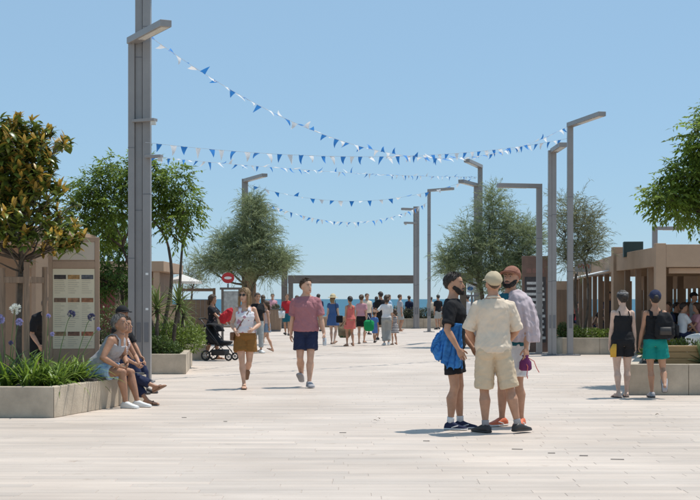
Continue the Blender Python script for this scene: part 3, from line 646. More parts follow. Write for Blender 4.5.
# blue lily (agapanthus) clumps
agm = [M('lily_leaf', (.16, .26, .045), .45, .25, 5, spec=.45, trans=.3, tone=.45, col2=(1.6, 1.45, 1.1))]
agl = []
for L, W, c in ((.62, .036, 1.35), (.56, .032, .9), (.66, .034, 1.7), (.48, .03, .6)):
    me = strap_leaf(L, W, c, 6, .35, .3).mesh('lily_leaf', True); me.materials.append(agm[0]); agl.append(me)
stemm = M('lily_stem', (.10, .17, .05), .6, .2, 5); fl = {'white': M('white_floret', (.75, .76, .70), .6, .06, 9, trans=.3), 'lilac': M('lilac_floret', (.38, .36, .62), .6, .12, 9, trans=.3), 'blue': M('slate_blue_floret', (.07, .07, .16), .6, .3, 9, trans=.2)}
def lily(label, X, D, nleaf, sc, flowers=()):
    t = thing('blue_lily', label, 'plant', (X, D, .34), 0, 'lily clumps in the magnolia planter')
    for k in range(int(nleaf*1.35)):
        az = rr.uniform(0, 6.28); pit = rr.uniform(.55, 1.5); q = Quaternion((0, 0, 1), az) @ Quaternion((0, 1, 0), -pit) @ Quaternion((1, 0, 0), rr.uniform(-.4, .4))
        inst('leaf', rr.choice(agl), t, Matrix.LocRotScale(Vector((rr.uniform(-.09, .09), rr.uniform(-.09, .09), 0)), q, Vector((sc*rr.uniform(.8, 1.15),)*3)))
    for dx, dz, col, r in flowers:
        st = MB(); st.tube([(dx*.1, 0, .05), (dx*.45, -.02, dz*.55), (dx*.8, -.03, dz*.9), (dx, -.04, dz)], [.007, .006, .005, .005], 6); so = st.build('flower_stem', stemm, t, smooth=True)
        m = MB(); c = Vector((dx, -.04, dz))
        for k in range(46):
            d = Vector((rr.gauss(0, 1), rr.gauss(0, 1), rr.gauss(.25, 1))).normalized(); e = c+d*r*rr.uniform(.7, 1.0); m.tube([c, c.lerp(e, .65)], .0015, 3)
            s1 = d.orthogonal().normalized(); s2 = d.cross(s1)
            for j in range(5):
                a = 6.283*j/5; w = s1*math.cos(a)+s2*math.sin(a); x = s1*math.cos(a+1.57)+s2*math.sin(a+1.57); b0 = c.lerp(e, .6); m.add([b0, b0+d*r*.25+w*r*.16+x*r*.07, b0+d*r*.42+w*r*.26, b0+d*r*.25+w*r*.16-x*r*.07], [(0, 1, 2, 3)])
        m.build('flower_head', fl[col], so)
def fz(py, D): return gz(py, D)-.34
lily('lily clump with a large white flower head beside the stakes', gx(8, 17.9), 17.9, 44, 1.05, [(gx(16, 17.9)-gx(8, 17.9), fz(309, 17.9), 'white', .085), (gx(1, 17.9)-gx(8, 17.9), fz(319, 17.9), 'lilac', .07), (gx(20, 17.9)-gx(8, 17.9), fz(322, 17.9), 'lilac', .055)])
lily('lily clump with a small dark bud at the base of the stakes', gx(30, 17.75), 17.75, 40, 1.0, [(-.24, fz(343, 17.7), 'blue', .035)])
lily('lily clump below the menu board with two lilac flowers leaning', gx(46, 18.1), 18.1, 42, 1.05, [(gx(49, 18.1)-gx(46, 18.1), fz(316, 18.1), 'lilac', .035), (gx(53, 18.1)-gx(46, 18.1), fz(334, 18.1), 'lilac', .035)])
lily('lily clump with a tall leaning slate blue flower head', gx(53, 18.3), 18.3, 40, .95, [(gx(72, 18.3)-gx(53, 18.3), fz(314, 18.3), 'blue', .062)])
lily('lily clump with a slate blue flower bent towards the seated man', gx(70, 18.4), 18.4, 42, 1.0, [(gx(92, 18.4)-gx(70, 18.4), fz(317, 18.4), 'blue', .06), (gx(99, 18.4)-gx(70, 18.4), fz(329, 18.4), 'lilac', .03)])
lily('lily clump growing against the bench seat', gx(80, 18.5), 18.5, 38, .85)
lily('dense flowerless lily clump at the planter corner', gx(58, 17.75), 17.75, 40, .85)
lily('broad lily clump behind the magnolia stakes', gx(22, 19.2), 19.2, 36, 1.05)
lily('lily clump at the outer end of the magnolia planter', gx(-12, 18.2), 18.2, 36, 1.05)

# shrubs: small leaves on mounds
def shrub(label, X, D, z0, clumps, n, mat, ll=(.05, .09), lw=(.02, .035), name='shrub'):
    t = thing(name, label, 'shrub', (X, D, z0)); m = MB()
    for c in clumps: branch(m, (c[0]*.3, c[1]*.3, 0), (c[0], c[1], c[2]+c[5]*.5), .014, .004, .08, 4, rr)
    for k in range(14):
        c = rr.choice(clumps); branch(m, (c[0]*.3, c[1]*.3, 0), (c[0]+rr.uniform(-1, 1)*c[3], c[1]+rr.uniform(-1, 1)*c[4], c[2]+rr.uniform(0, 1)*c[5]), .008, .003, .08, 4, rr)
    m.build('stems', bark, t, smooth=True)
    p, u, pk = in_clumps(clumps, n, .45); p[:, 2] = np.maximum(p[:, 2], .02); d = unit(u+rng.normal(size=(n, 3))*.6+np.array([0, 0, .3])); nm = unit(u+np.array([0, 0, .6])+rng.normal(size=(n, 3))*.4)
    cloud('foliage', leaf_quads(p, d, nm, rng.uniform(*ll, n), rng.uniform(*lw, n)), 5, mat, t, np.clip(rng.normal(.45, .25, n), 0, .999), LEAF_F); return t
sh1 = M('shrub_leaf', (.15, .22, .04), .55, .25, 3, trans=.3, tone=.45, col2=(1.5, 1.4, 1.1)); sh2 = M('shrub_leaf_dark', (.085, .14, .035), .5, .25, 3, trans=.28, tone=.45, col2=(1.5, 1.35, 1.1)); sh3 = M('shrub_leaf_grey', (.13, .14, .085), .7, .2, 3, trans=.25, tone=.4, col2=(1.4, 1.3, 1.25))
shrub('low dark green shrub at the corner of the yucca planter', gx(161, 27.9), 27.9, .35, [(0, 0, .16, .28, .25, .22), (-.3, .1, .2, .25, .3, .25), (.22, .05, .1, .2, .25, .16)], 2200, sh2)
shrub('bright green bushy shrub behind the yucca stems', gx(170, 29.6), 29.6, .35, [(0, 0, .3, .4, .4, .35), (.45, .1, .25, .35, .35, .3), (-.45, 0, .25, .4, .4, .3)], 3200, sh1)
shrub('rounded pale green bush hanging over the pushchair planter', gx(183, 34.4), 34.4, .32, [(0, 0, .35, .42, .4, .40), (.4, 0, .25, .3, .35, .28), (-.5, 0, .3, .45, .4, .4)], 3400, sh1)
shrub('dark bush between the kiosk and the lamp column', gx(110, 34.6), 34.6, .32, [(0, 0, .5, .5, .4, .55), (-.7, 0, .45, .5, .4, .5), (.6, 0, .4, .4, .4, .45)], 3000, sh2)
shrub('low bright green plants under the pavilion fins', gx(592, 37.6), 37.6, .40, [(0, 0, .12, .35, .3, .18), (.45, .1, .1, .35, .3, .16), (-.45, .1, .14, .25, .3, .22)], 2400, sh1)
shrub('small green shrub at the foot of the thin brown tree', gx(563, 37.5), 37.5, .40, [(0, 0, .2, .16, .2, .25)], 900, sh2)
shrub('grey green seaside shrub in the low sea planter', gx(399, 70.4), 70.4, .44, [(0, 0, .3, .5, .4, .42), (.7, 0, .25, .5, .4, .35)], 1800, sh3, (.08, .14), (.03, .05))
shrub('smaller seaside shrub beside the thin lamp by the sea', gx(424, 70.4), 70.4, .44, [(0, 0, .25, .5, .4, .35), (.5, 0, .2, .4, .4, .28)], 1500, sh3, (.08, .14), (.03, .05))
shrub('green leafy plants behind the dark menu board', gx(541, 40), 40, -.03, [(0, 0, .35, .35, .3, .4), (-.3, .1, .25, .3, .3, .3)], 1400, sh2)
shrub('yellow green plants behind the wooden bench back', gx(682, 23.4), 23.4, .42, [(0, 0, .2, .4, .25, .2), (.6, .1, .2, .4, .25, .22), (-.4, .1, .15, .3, .25, .15)], 2200, M('yellow_leaf', (.17, .20, .03), .5, .3, 4, trans=.3, tone=.4, col2=(1.4, 1.3, 1.1)))
shrub('sprig of green leaves growing from the square timber box', gx(275.5, 63), 63, 1.0, [(0, 0, .12, .2, .2, .14)], 500, sh3)

def yucca(label, X, D, z0, h, nl, L, lean=0.0, stem=.05, W=.045, cat='plant'):
    t = thing('yucca', label, cat, (X, D, z0), 0, 'spiky plants'); m = MB(); m.tube([(0, 0, 0), (lean*.4, 0, h*.5), (lean, 0, h)], [stem, stem*.8, stem*.75], 8); st = m.build('stem', bark, t, smooth=True)
    for k in range(nl):
        az = 2.4*k+rr.uniform(-.2, .2); pit = -0.5+2.0*(k/nl)**.8+rr.uniform(-.15, .15); q = Quaternion((0, 0, 1), az) @ Quaternion((0, 1, 0), -pit)
        inst('leaf', yl[k % 2], t, Matrix.LocRotScale(Vector((lean, 0, h-.08+.12*k/nl)), q, Vector((L*rr.uniform(.85, 1.1), W/.045*L, L))))
    return t
yl = []
ym = M('yucca_leaf', (.13, .18, .06), .5, .25, 4, spec=.4, trans=.25, tone=.4, col2=(1.5, 1.4, 1.2))
for c in (.35, .8):
    me = strap_leaf(1.0, .085, c, 6, .4, .3).mesh('yucca_leaf', True); me.materials.append(ym); yl.append(me)
yucca('yucca with an upright spiky head next to the lamp column', gx(157, 28.3), 28.3, .35, .95, 60, .50)
yucca('taller yucca leaning away beside the leafy tree trunks', gx(172, 28.8), 28.8, .35, 1.05, 60, .48, .14)
yucca('small yucca with a low spiky head behind the bushes', gx(181, 31), 31, .35, .80, 44, .42, .06)
yucca('yucca with drooping leaves between menu board and column', gx(124, 31.5), 31.5, .35, .7, 44, .45)
agv = M('agave_leaf', (.16, .22, .11), .5, .2, 4, trans=.1, tone=.3, col2=(1.3, 1.25, 1.2)); yl2 = yl
me = strap_leaf(1.0, .17, .3, 6, .5, .3).mesh('agave_leaf', True); me.materials.append(agv); yl = [me, me]
yucca('grey green agave rosette at the end of the wooden bench back', gx(702, 21.9), 21.9, .42, .08, 30, .36, 0, .04, .05)
yl = yl2

# ------------------------------------------------------------------ furniture
t = thing('wooden_bench', 'honey coloured wooden bench back standing on the concrete planter', 'bench', (4.97, 21.95, .44))
wood = M('honey_wood', (.42, .25, .10), .55, .2, 4, .1, 40, stretch=(.5, 5, 5))
for k in range(3): MB().box((1.2, 0, .055+.101*k), (2.4, .05, .096)).build('plank', wood, t, bevel=.005)
MB().box((1.2, .2, .285), (2.4, .36, .03)).build('seat', wood, t, bevel=.005)
for x in (.1, 1.2, 2.3): MB().box((x, .18, .13), (.06, .25, .26)).build('support', steel_dark, t)
def chair(label, X, D, rz, mat, z=0.0, group=None):
    t = thing('cafe_chair', label, 'chair', (X, D, z), rz, group)
    m = MB(); m.loft([((0, 0, .43), (.22, 0, 0), (0, .22, 0)), ((0, 0, .46), (.225, 0, 0), (0, .225, 0))], 20, p=4); m.build('seat', mat, t, smooth=False)
    m = MB(); vs = []; fs = []
    for i in range(9):
        a = -.9+1.8*i/8; 
        for j in range(5):
            z_ = .46+.40*j/4; r = .235+.05*j/4
            vs.append((r*math.sin(a), r*math.cos(a)-.02, z_-(.07*(i-4)**2/16 if j == 4 else 0)))
    for i in range(8):
        for j in range(4): q = i*5+j; fs.append((q, q+5, q+6, q+1))
    m.add(vs, fs); o = m.build('backrest', mat, t, smooth=True); s = o.modifiers.new('solid', 'SOLIDIFY'); s.thickness = .018
    for sx in (-1, 1):
        for sy in (-1, 1): MB().tube([(sx*.17, sy*.17, .43), (sx*.21, sy*.21, 0)], .014, 6).build('leg', mat, t)
    return t
chair('white plastic cafe chair behind the bench back', gx(697, 25.6), 25.6, R(170), white_plastic)
def table(label, X, D, z=0):
    t = thing('cafe_table', label, 'table', (X, D, z)); m = MB(); m.loft([((0, 0, .72), (.36, 0, 0), (0, .36, 0)), ((0, 0, .75), (.36, 0, 0), (0, .36, 0))], 24, p=5); m.build('top', white_plastic, t)
    MB().tube([(0, 0, .02), (0, 0, .72)], .03).build('column', steel_dark, t); MB().box((0, 0, .012), (.42, .42, .024)).build('foot', steel_dark, t)

# ------------------------------------------------------------------ people
def skin(name, c): return M('skin_'+name, c, .5, .17, 9, .03, 90, spec=.35, sss=.15)
SK = dict(light=skin('light', (.58, .345, .235)), tan=skin('tan', (.47, .255, .16)), brown=skin('brown', (.37, .195, .12)), pale=skin('pale', (.58, .40, .31)))
HR = dict(black=M('hair_black', (.028, .021, .017), .55, .4, 30, .5, 120), brown=M('hair_brown', (.075, .042, .022), .5, .35, 30, .5, 120), blond=M('hair_blond', (.26, .16, .07), .5, .35, 30, .5, 120), grey=M('hair_grey', (.20, .19, .18), .6, .35, 30, .5, 120))
def cloth(name, c, var=.08, **k):
    if 'cloth_'+name in MATS: return MATS['cloth_'+name]
    m = M('cloth_'+name, c, .88, var, 7, .18, 160, spec=.2, **k); nt = m.node_tree; b = nt.nodes['Principled BSDF']
    prev = b.inputs['Normal'].links[0].from_socket; tc = nt.nodes.new('ShaderNodeTexCoord'); wn_ = nt.nodes.new('ShaderNodeTexNoise'); wn_.noise_type = 'RIDGED_MULTIFRACTAL'
    wn_.inputs['Scale'].default_value = 6.5; wn_.inputs['Detail'].default_value = 3; wn_.inputs['Distortion'].default_value = .8; nt.links.new(tc.outputs['Object'], wn_.inputs['Vector'])
    bp = nt.nodes.new('ShaderNodeBump'); bp.inputs['Strength'].default_value = .75; bp.inputs['Distance'].default_value = .024; nt.links.new(wn_.outputs[0], bp.inputs['Height']); nt.links.new(prev, bp.inputs['Normal']); nt.links.new(bp.outputs[0], b.inputs['Normal'])
    return m
EYEW = M('eye_white', (.36, .32, .30), .4); EYED = M('eye_dark', (.02, .015, .012), .2); LIPS = M('lips', (.34, .13, .11), .5); GLASS = M('sunglass', (.012, .012, .014), .1)
TORSO = {'m': [(.855, .10, .085, -.005), (.90, .158, .115, -.01), (.96, .172, .122, -.012), (1.04, .163, .112, -.004), (1.12, .152, .104, .004), (1.22, .160, .110, .006), (1.32, .176, .120, .004), (1.39, .180, .113, -.006), (1.435, .158, .092, -.014), (1.475, .118, .072, -.02), (1.51, .082, .062, -.02), (1.545, .060, .056, -.014)],
         'f': [(.855, .10, .085, -.008), (.90, .165, .118, -.016), (.95, .176, .124, -.016), (1.03, .158, .108, -.004), (1.11, .130, .092, .004), (1.20, .136, .100, .010), (1.28, .152, .120, .016), (1.35, .152, .106, .004), (1.41, .138, .082, -.010), (1.455, .100, .062, -.016), (1.49, .068, .052, -.016), (1.53, .050, .047, -.012)]}
HEAD = [(0.0, .022, .082, .03), (.06, .043, .094, .0), (.18, .056, .098, -.045), (.30, .064, .097, -.078), (.42, .070, .095, -.094), (.52, .0735, .091, -.101), (.62, .0755, .097, -.105), (.75, .0745, .091, -.103), (.87, .064, .068, -.086), (.95, .043, .036, -.054), (1.0, .012, .0, -.02)]
def lerp(a, b, f): return a+(b-a)*f
def ss(x): x = min(1, max(0, x)); return x*x*(3-2*x)
def headring(t):
    for i in range(len(HEAD)-1):
        a, b = HEAD[i], HEAD[i+1]
        if t <= b[0]: f = (t-a[0])/(b[0]-a[0]); return [lerp(a[k], b[k], f) for k in (1, 2, 3)]
    return HEAD[-1][1:]
def ik(a, b, l1, l2, pole):
    d = b-a; L = min(d.length, (l1+l2)*.999); dn = d.normalized(); x = (l1*l1-l2*l2+L*L)/(2*L); h = math.sqrt(max(0, l1*l1-x*x))
    pv_ = (pole-dn*pole.dot(dn)); pv_ = pv_.normalized() if pv_.length > 1e-6 else dn.orthogonal().normalized()
    return a+dn*x+pv_*h, a+dn*L
BAKE = []
def wrinkle(me, amp, seed, sc=1.0):
    n = len(me.vertices); co = np.empty(n*3, np.float32); me.vertices.foreach_get('co', co); co = co.reshape(-1, 3); nm = np.empty(n*3, np.float32); me.vertices.foreach_get('normal', nm); nm = nm.reshape(-1, 3)
    g = np.random.default_rng(seed); w = np.zeros(n)
    for k in range(9):
        d = g.normal(size=3)*np.array([1, 1, .8]); d /= np.linalg.norm(d); fr = g.uniform(16, 85)*sc; ph = g.uniform(0, 6.28)
        x = np.sin(co @ d*fr+ph+2.2*np.sin(co @ g.normal(size=3)*7+ph)+1.2*np.sin(co @ g.normal(size=3)*17)); w += (x+1.1*(1-2*np.abs(x))*(k % 2))*(22/fr)*(.4+.6*np.sin(co @ g.normal(size=3)*6+ph)**2)
    co += nm*(w*amp/2.0+amp*.7)[:, None]; me.vertices.foreach_set('co', co.reshape(-1)); me.update()
def queue(mb, name, mat, parent, voxel, smooth, amp=0, seed=0, extra=None):
    o = mb.build(name, mat, parent, smooth=True)
    r = o.modifiers.new('r', 'REMESH'); r.mode = 'VOXEL'; r.voxel_size = voxel; r.use_smooth_shade = True
    if smooth: s = o.modifiers.new('s', 'SMOOTH'); s.factor = .5; s.iterations = smooth
    BAKE.append((o, amp, seed, extra)); return o
PN = [0]
def person(label, X, D, head, H, sex, near=1, skin='light', wl=(.24, .03, .80), wr=(-.24, .03, .80), el=None, er=None, al=(.10, 0, .08), ar=(-.10, 0, .08), yl_=12, yr=12, pl=0, pr=0,
           lean=0, twist=0, hy=0, hp=0, off=(0, 0, 0), outfit=(), hair=None, beard=None, cap=None, shoes=None, glasses=False, girth=1.0, z=0.0, group=None, kl=None, kr=None, child=False, hl=1.0, handl=None, handr=None):
    PN[0] += 1; seed = PN[0]; s = H/1.78; t = thing('person', label, 'person', (X, D, z), R(head), group)
    W = (.90 if sex == 'f' else 1.0)*girth; off = Vector(off); vox = (.0075 if near == 1 else .013 if near == 2 else .019)
    def B(p): return Vector((p[0], -p[1], p[2]))*s                       # body axes (left, forward, up) to local
    ln, tw = R(lean), R(twist)
    def U(p):
        a, b, c = p; k = ss((c-.9)/.3); an = ln*k; b2 = b*math.cos(an)+(c-.95)*math.sin(an); c2 = .95+(c-.95)*math.cos(an)-b*math.sin(an)
        y = tw*ss((c-1.0)/.4); a2 = a*math.cos(y)-b2*math.sin(y); b3 = a*math.sin(y)+b2*math.cos(y); return Vector((a2, b3, c2))+off
    hs = 1.22 if child else 1.05
    piv = U((0, -.012, 1.535)); HRt = Matrix.Rotation(R(hy), 3, 'Z') @ Matrix.Rotation(R(-hp), 3, 'X')
    def HT(p): return piv+HRt @ ((Vector(p)-Vector((0, -.012, 1.535)))*hs)
    ch = 1.538
    body = MB()
    def ring(m, c, w, d, b, g=0.0, n=20):
        ctr = U((0, b, c)); u = U((w+g, b, c))-ctr; v = U((0, b+d+g, c))-ctr; return (B(ctr), B(u), B(v))
    def torso(m, lo, hi, g0, g1, p=2.3):
        T = TORSO[sex]; zs = sorted(set([lo, hi]+[q[0] for q in T if lo < q[0] < hi])); rg = []
        for c in zs:
            for i in range(len(T)-1):
                if T[i][0] <= c <= T[i+1][0]+1e-6:
                    f = (c-T[i][0])/(T[i+1][0]-T[i][0]); q = [lerp(T[i][k], T[i+1][k], f) for k in (1, 2, 3)]; break
            else: q = list((T[0] if c < T[0][0] else T[-1])[1:])
            g = lerp(g0, g1, (c-lo)/(hi-lo)); rg.append(ring(m, c, q[0]*lerp(1, girth, .8), q[1]*girth, q[2], g))
        m.loft(rg, 20, True, p)
    torso(body, .855, 1.545 if sex == 'm' else 1.53, 0, 0)
    hipw = .088 if sex == 'm' else .092
    sh = {}; elb = {}; wri = {}; hip = {}; knee = {}; ank = {}
    shw = (.172 if sex == 'm' else .148)*lerp(1, girth, .6)
    for sd, wt, ep, at, kp in ((1, wl, el, al, kl), (-1, wr, er, ar, kr)):
        sh[sd] = U((sd*shw, -.012, 1.408)); wt = Vector(wt)
        pole = Vector(ep) if ep else Vector((sd*.45, -1, -.1))
        elb[sd], wri[sd] = ik(sh[sd], wt, .285, .255, pole)
        hip[sd] = Vector((sd*hipw, -.005, .915))+off; at = Vector(at); kpole = Vector(kp) if kp else Vector((sd*.12, 1, .1))
        knee[sd], ank[sd] = ik(hip[sd], at, .425, .415, kpole)
        body.ell(B(hip[sd]+Vector((-sd*.005, -.045, -.01))), (.088*s*W, .082*s*W, .09*s), 14, 8)
    def limb(m, pts, rad, n=12): m.tube([B(p) for p in pts], [r*s for r in rad], n)
    def arm_path(sd): a, e, w = sh[sd], elb[sd], wri[sd]; return [a+(a-e).normalized()*.0, a.lerp(e, .15), a.lerp(e, .45), a.lerp(e, .8), e, e.lerp(w, .2), e.lerp(w, .45), e.lerp(w, .75), w, w+(w-e).normalized()*.03]
    AR = [.056, .054, .047, .041, .039, .042, .039, .031, .026, .022]
    def leg_path(sd):
        h, k, a = hip[sd], knee[sd], ank[sd]; back = Vector((0, -1, 0)); return [h+(h-k).normalized()*.03, h.lerp(k, .15), h.lerp(k, .4), h.lerp(k, .75), k, k.lerp(a, .15)+back*.006, k.lerp(a, .32)+back*.020, k.lerp(a, .6)+back*.006, k.lerp(a, .88), a, a-Vector((0, 0, .02))]
    LR = [.084, .089, .082, .063, .054, .051, .063, .048, .034, .035, .036] if sex == 'm' else [.086, .093, .084, .062, .051, .048, .058, .043, .031, .032, .033]
    LG = [r*girth for r in LR]
    for sd in (1, -1):
        limb(body, arm_path(sd), [r*W for r in AR]); limb(body, leg_path(sd), LG)
        body.ell(B(sh[sd]), (.058*s*W,)*3, 12, 8); body.ell(B(knee[sd]+Vector((0, .022, .0))), (.036*s*W, .034*s*W, .045*s), 10, 6); body.ell(B(elb[sd]+Vector((0, -.012, 0))), (.03*s*W,)*3, 8, 6)
    # feet
    def foot(m, sd, g, y, p, sole=None):
        a = ank[sd]; q = Matrix.Rotation(R(-sd*y), 3, 'Z') @ Matrix.Rotation(R(-p), 3, 'X'); rg = []
        FT = [(-.068, .016, .03), (-.058, .032, .062), (-.025, .037, .088), (.03, .038, .086), (.08, .043, .062), (.13, .047, .044), (.17, .043, .034), (.195, .022, .024)]
        for f, hw, tp in FT:
            if sole is not None: lo_, tp2 = 0, sole; hw2 = hw+g+.004
            else: lo_, tp2 = (.002, tp+g); hw2 = hw+g
            f2 = f*(1+g*2.2)
            c = a+q @ Vector((0, f2, (lo_+tp2)/2-.08)); rg.append((B(c), B(q @ Vector((hw2, 0, 0))), B(q @ Vector((0, 0, (tp2-lo_)/2)))))
        m.loft(rg, 12, True, 3.0)
    for sd, y, p in ((1, yl_, pl), (-1, yr, pr)): foot(body, sd, 0, y, p)
    # head and neck
    nr_ = .057 if sex == 'm' else .051
    body.tube([B(U((0, -.022, 1.45))), B(U((0, -.018, 1.50))), B(HT((0, -.008, 1.57))), B(HT((0, -.005, 1.63)))], [nr_*1.25*s, nr_*s, nr_*s, nr_*s*.95], 12)
    rg = []
    for tt, w, f, bk in HEAD:
        c = HT((0, (f+bk)/2, ch+tt*.235*hl)); rg.append((B(c), B(HRt @ Vector((w*hs, 0, 0))), B(HRt @ Vector((0, (f-bk)/2*hs, 0)))))
    body.loft(rg, 18, True, 2.15)
    def hp_(a, b, tt): return B(HT((a, b, ch+tt*.235)))
    if near < 3:
        body.tube([hp_(0, .090, .56), hp_(0, .104, .43), hp_(0, .116, .34), hp_(0, .098, .30)], [.007*s, .010*s, .0145*s, .010*s], 8)
        for sd in (1, -1): body.ell(hp_(sd*.076, -.008, .45), (.011*s, .02*s, .032*s), 8, 6)
    # hands, added to the finished body so that the fingers stay apart
    hm = MB()
    for sd, hspec in ((1, handl), (-1, handr)):
        w = wri[sd]; d = (w-elb[sd]).normalized()
        if hspec: d = Vector(hspec).normalized()
        nrm = Vector((-sd, -.25, 0)); nrm = (nrm-d*nrm.dot(d)); nrm = nrm.normalized() if nrm.length > .1 else d.orthogonal().normalized()
        th = d.cross(nrm).normalized(); fwd = Vector((0, 1, .4))
        if th.dot(fwd) < 0: th = -th
        k = (.92 if sex == 'f' else 1.0)
        rg = []
        for f, hw, ht in ((-.012, .023, .020), (.015, .030, .0165), (.05, .040, .0155), (.082, .041, .013), (.092, .036, .009)): rg.append((B(w+d*f*k), B(th*hw*k), B(nrm*ht*k)))
        hm.loft(rg, 12, True, 2.8)
        for i, (L, o_) in enumerate(((.068, .029), (.077, .0098), (.072, -.0098), (.056, -.028))):
            p = w+d*.082*k+th*o_*k; pts = [p]; a = .22+.06*i; rr_ = .0088 if near == 1 else .0105
            for j, fl_ in enumerate((.45, .32, .25)):
                dd = d*math.cos(a)+nrm*math.sin(a); p = p+dd*L*fl_*k; pts.append(p); a += .38+.05*i
            hm.tube([B(q) for q in pts], [rr_*s*k, rr_*.97*s*k, rr_*.88*s*k, rr_*.65*s*k], 7)
        p = w+d*.022*k+th*.026*k; pts = [p]
        for j, (L, an) in enumerate(((.032, .75), (.03, .55), (.026, .35))): p = p+(d*math.cos(an)+th*math.sin(an)*.9+nrm*.35).normalized()*L*k; pts.append(p)
        hm.tube([B(q) for q in pts], [.0125*s*k, .0108*s*k, .0098*s*k, .007*s*k], 7)
    queue(body, 'body', SK[skin], t, vox*s, 4 if near < 3 else 2, extra=hm)
    # ---- face
    if near == 1 or near == 2:
        for sd in (1, -1):
            m = MB(); m.ell(hp_(sd*.031, .0815, .505), (.0120*s, .0095*s, .0060*s), 8, 6); e = m.build('eye', EYEW, t, smooth=True)
            m = MB(); m.ell(hp_(sd*.031, .0885, .505), (.0058*s, .0045*s, .0056*s), 8, 6); m.build('iris', EYED, e, smooth=True)
            m = MB(); m.tube([hp_(sd*.012, .0965, .575), hp_(sd*.033, .0935, .60), hp_(sd*.052, .080, .575)], [.004*s, .0048*s, .003*s], 6); m.build('eyebrow', HR[hair[1]] if hair else HR['brown'], t, smooth=True)
        m = MB(); m.tube([hp_(-.024, .088, .195), hp_(-.008, .0985, .20), hp_(.008, .0985, .20), hp_(.024, .088, .195)], [.002*s, .0062*s, .0062*s, .002*s], 6); m.build('mouth', LIPS, t, smooth=True)
    def shell(name, mat, tlo, thi, th, noise=.0, t0=-180, t1=180, nt=10, na=40, parent=t, tuft=0, tl_=.03, tdir=(.8, .3, .35)):
        vs = []; fs = []; full = abs(t1-t0) >= 359; g = random.Random(seed*7+len(name)); phs = [g.uniform(0, 6.28) for _ in range(6)]
        for i in range(na+(0 if full else 1)):
            an = R(t0+(t1-t0)*i/na); a_, b_ = tlo(an)+noise*3*(math.sin(an*9+phs[3])+math.sin(an*17+phs[4])), thi(an)+(0 if thi(an) > .99 else noise*4*math.sin(an*15+phs[5]))
            for j in range(nt+1):
                f = j/nt; tt = lerp(a_, b_, f); w, fr, bk = headring(max(0, min(1, tt))); edge = min(1, min(f, (1-f) if b_ < .99 else 1)*nt/1.6); o_ = lerp(-.006, th, ss(edge))
                if not full: o_ = lerp(-.006, o_, ss(min(i, na-i)/3.0))
                o_ += noise*ss(edge)*(math.sin(an*7+phs[0]+tt*9)+math.sin(an*13+phs[1]-tt*17)+.7*math.sin(an*23+tt*31+phs[2]))*.5
                k = ss((tt-.72)/.28); x = (w+o_*(1-.6*k))*math.sin(an); y = (fr+bk)/2+((fr-bk)/2+o_*(1-.6*k))*math.cos(an); vs.append(B(HT((x, y, ch+tt*.235+o_*k))))
        n_ = nt+1; tot = na if full else na
        for i in range(tot):
            i2 = (i+1) % na if full else i+1
            for j in range(nt): fs.append((i*n_+j, i2*n_+j, i2*n_+j+1, i*n_+j+1))
        m = MB(); m.add(vs, fs)
        if tuft and near < 3:
            hc_ = B(HT((0, 0, ch+.12)))
            for _ in range(tuft if near == 1 else tuft//3):
                i = g.randrange(na if full else na-1); j = g.randrange(1, nt); i2 = (i+1) % na if full else i+1; p = vs[i*n_+j].lerp(vs[i2*n_+j], g.random()).lerp(vs[i*n_+j+1], g.random()); nn_ = (p-hc_).normalized()
                dn = (vs[i*n_+j-1]-vs[i*n_+j]); dn = dn.normalized() if dn.length > 1e-6 else nn_; rv = Vector((g.gauss(0, 1), g.gauss(0, 1), g.gauss(0, 1)))
                tip = p+(dn*tdir[0]+nn_*tdir[1]+rv*tdir[2]).normalized()*tl_*s*g.uniform(.6, 1.2); sd_ = nn_.cross(tip-p).normalized()*.0035*s; b0 = p-nn_*.003*s; m.add([b0-sd_, b0+sd_, tip], [(0, 1, 2)])
        return m.build(name, mat, parent, smooth=True)
    def hl_(front, side, back): return lambda an: (lerp(front, side, ss((1-math.cos(an))/1.0)) if math.cos(an) > 0 else lerp(side, back, ss(-math.cos(an))))
    if hair:
        st, hc = hair[0], HR[hair[1]]
        if st == 'short': shell('hair', hc, hl_(.84, .56, .16), lambda a: 1.0, (hair[2] if len(hair) > 2 else .014) if not cap else .004, .006 if not cap else .001, tuft=1500 if not cap else 300, tl_=.034 if not cap else .015)
        elif st == 'fade': shell('hair', hc, hl_(.83, .60, .24), lambda a: 1.0, .014 if not cap else .003, .006 if not cap else .001, tuft=1500 if not cap else 300, tl_=.017 if not cap else .010, tdir=(.5, .5, .4))
        elif st == 'long':
            h_ = shell('hair', hc, hl_(.78, .25, -.05), lambda a: 1.0, .018, .006, tuft=1300, tl_=.06, tdir=(1, .12, .2)); Lh = hair[2] if len(hair) > 2 else .26; m = MB(); rg = []
            for f in (0, .2, .45, .7, .9, 1.0):
                c = HT((0, -.075-.02*math.sin(f*3), ch+.12)) + Vector((0, -.02*f, -Lh*f)); w = lerp(.078, .085, f)*(1-.5*f**5); rg.append((B(c), B(HRt @ Vector((w*hs, 0, 0))), B(HRt @ Vector((0, .045*(1-.35*f), 0)))))
            m.loft(rg, 16); o2 = m.build('strands', hc, h_, smooth=True); BAKE.append((o2, .006, seed, None))
            if hair[0] == 'long' and len(hair) > 3:
                for sd in (1, -1):
                    m = MB(); m.tube([B(HT((sd*.072, .03, ch+.17))), B(HT((sd*.088, .03, ch+.08))), B(HT((sd*.090, .03, ch-.03))), B(HT((sd*.075, .045, ch-.10)))], [.018*s, .026*s, .026*s, .008*s], 10); m.build('strands', hc, h_, smooth=True)
        elif st == 'bun':
            h_ = shell('hair', hc, hl_(.80, .46, .12), lambda a: 1.0, .013, .004, tuft=900, tl_=.03, tdir=(.7, .15, .3)); m = MB(); m.ell(hp_(0, -.118, .62), (.042*s, .036*s, .04*s), 12, 8); m.build('bun', hc, h_, smooth=True)
        elif st == 'tail':
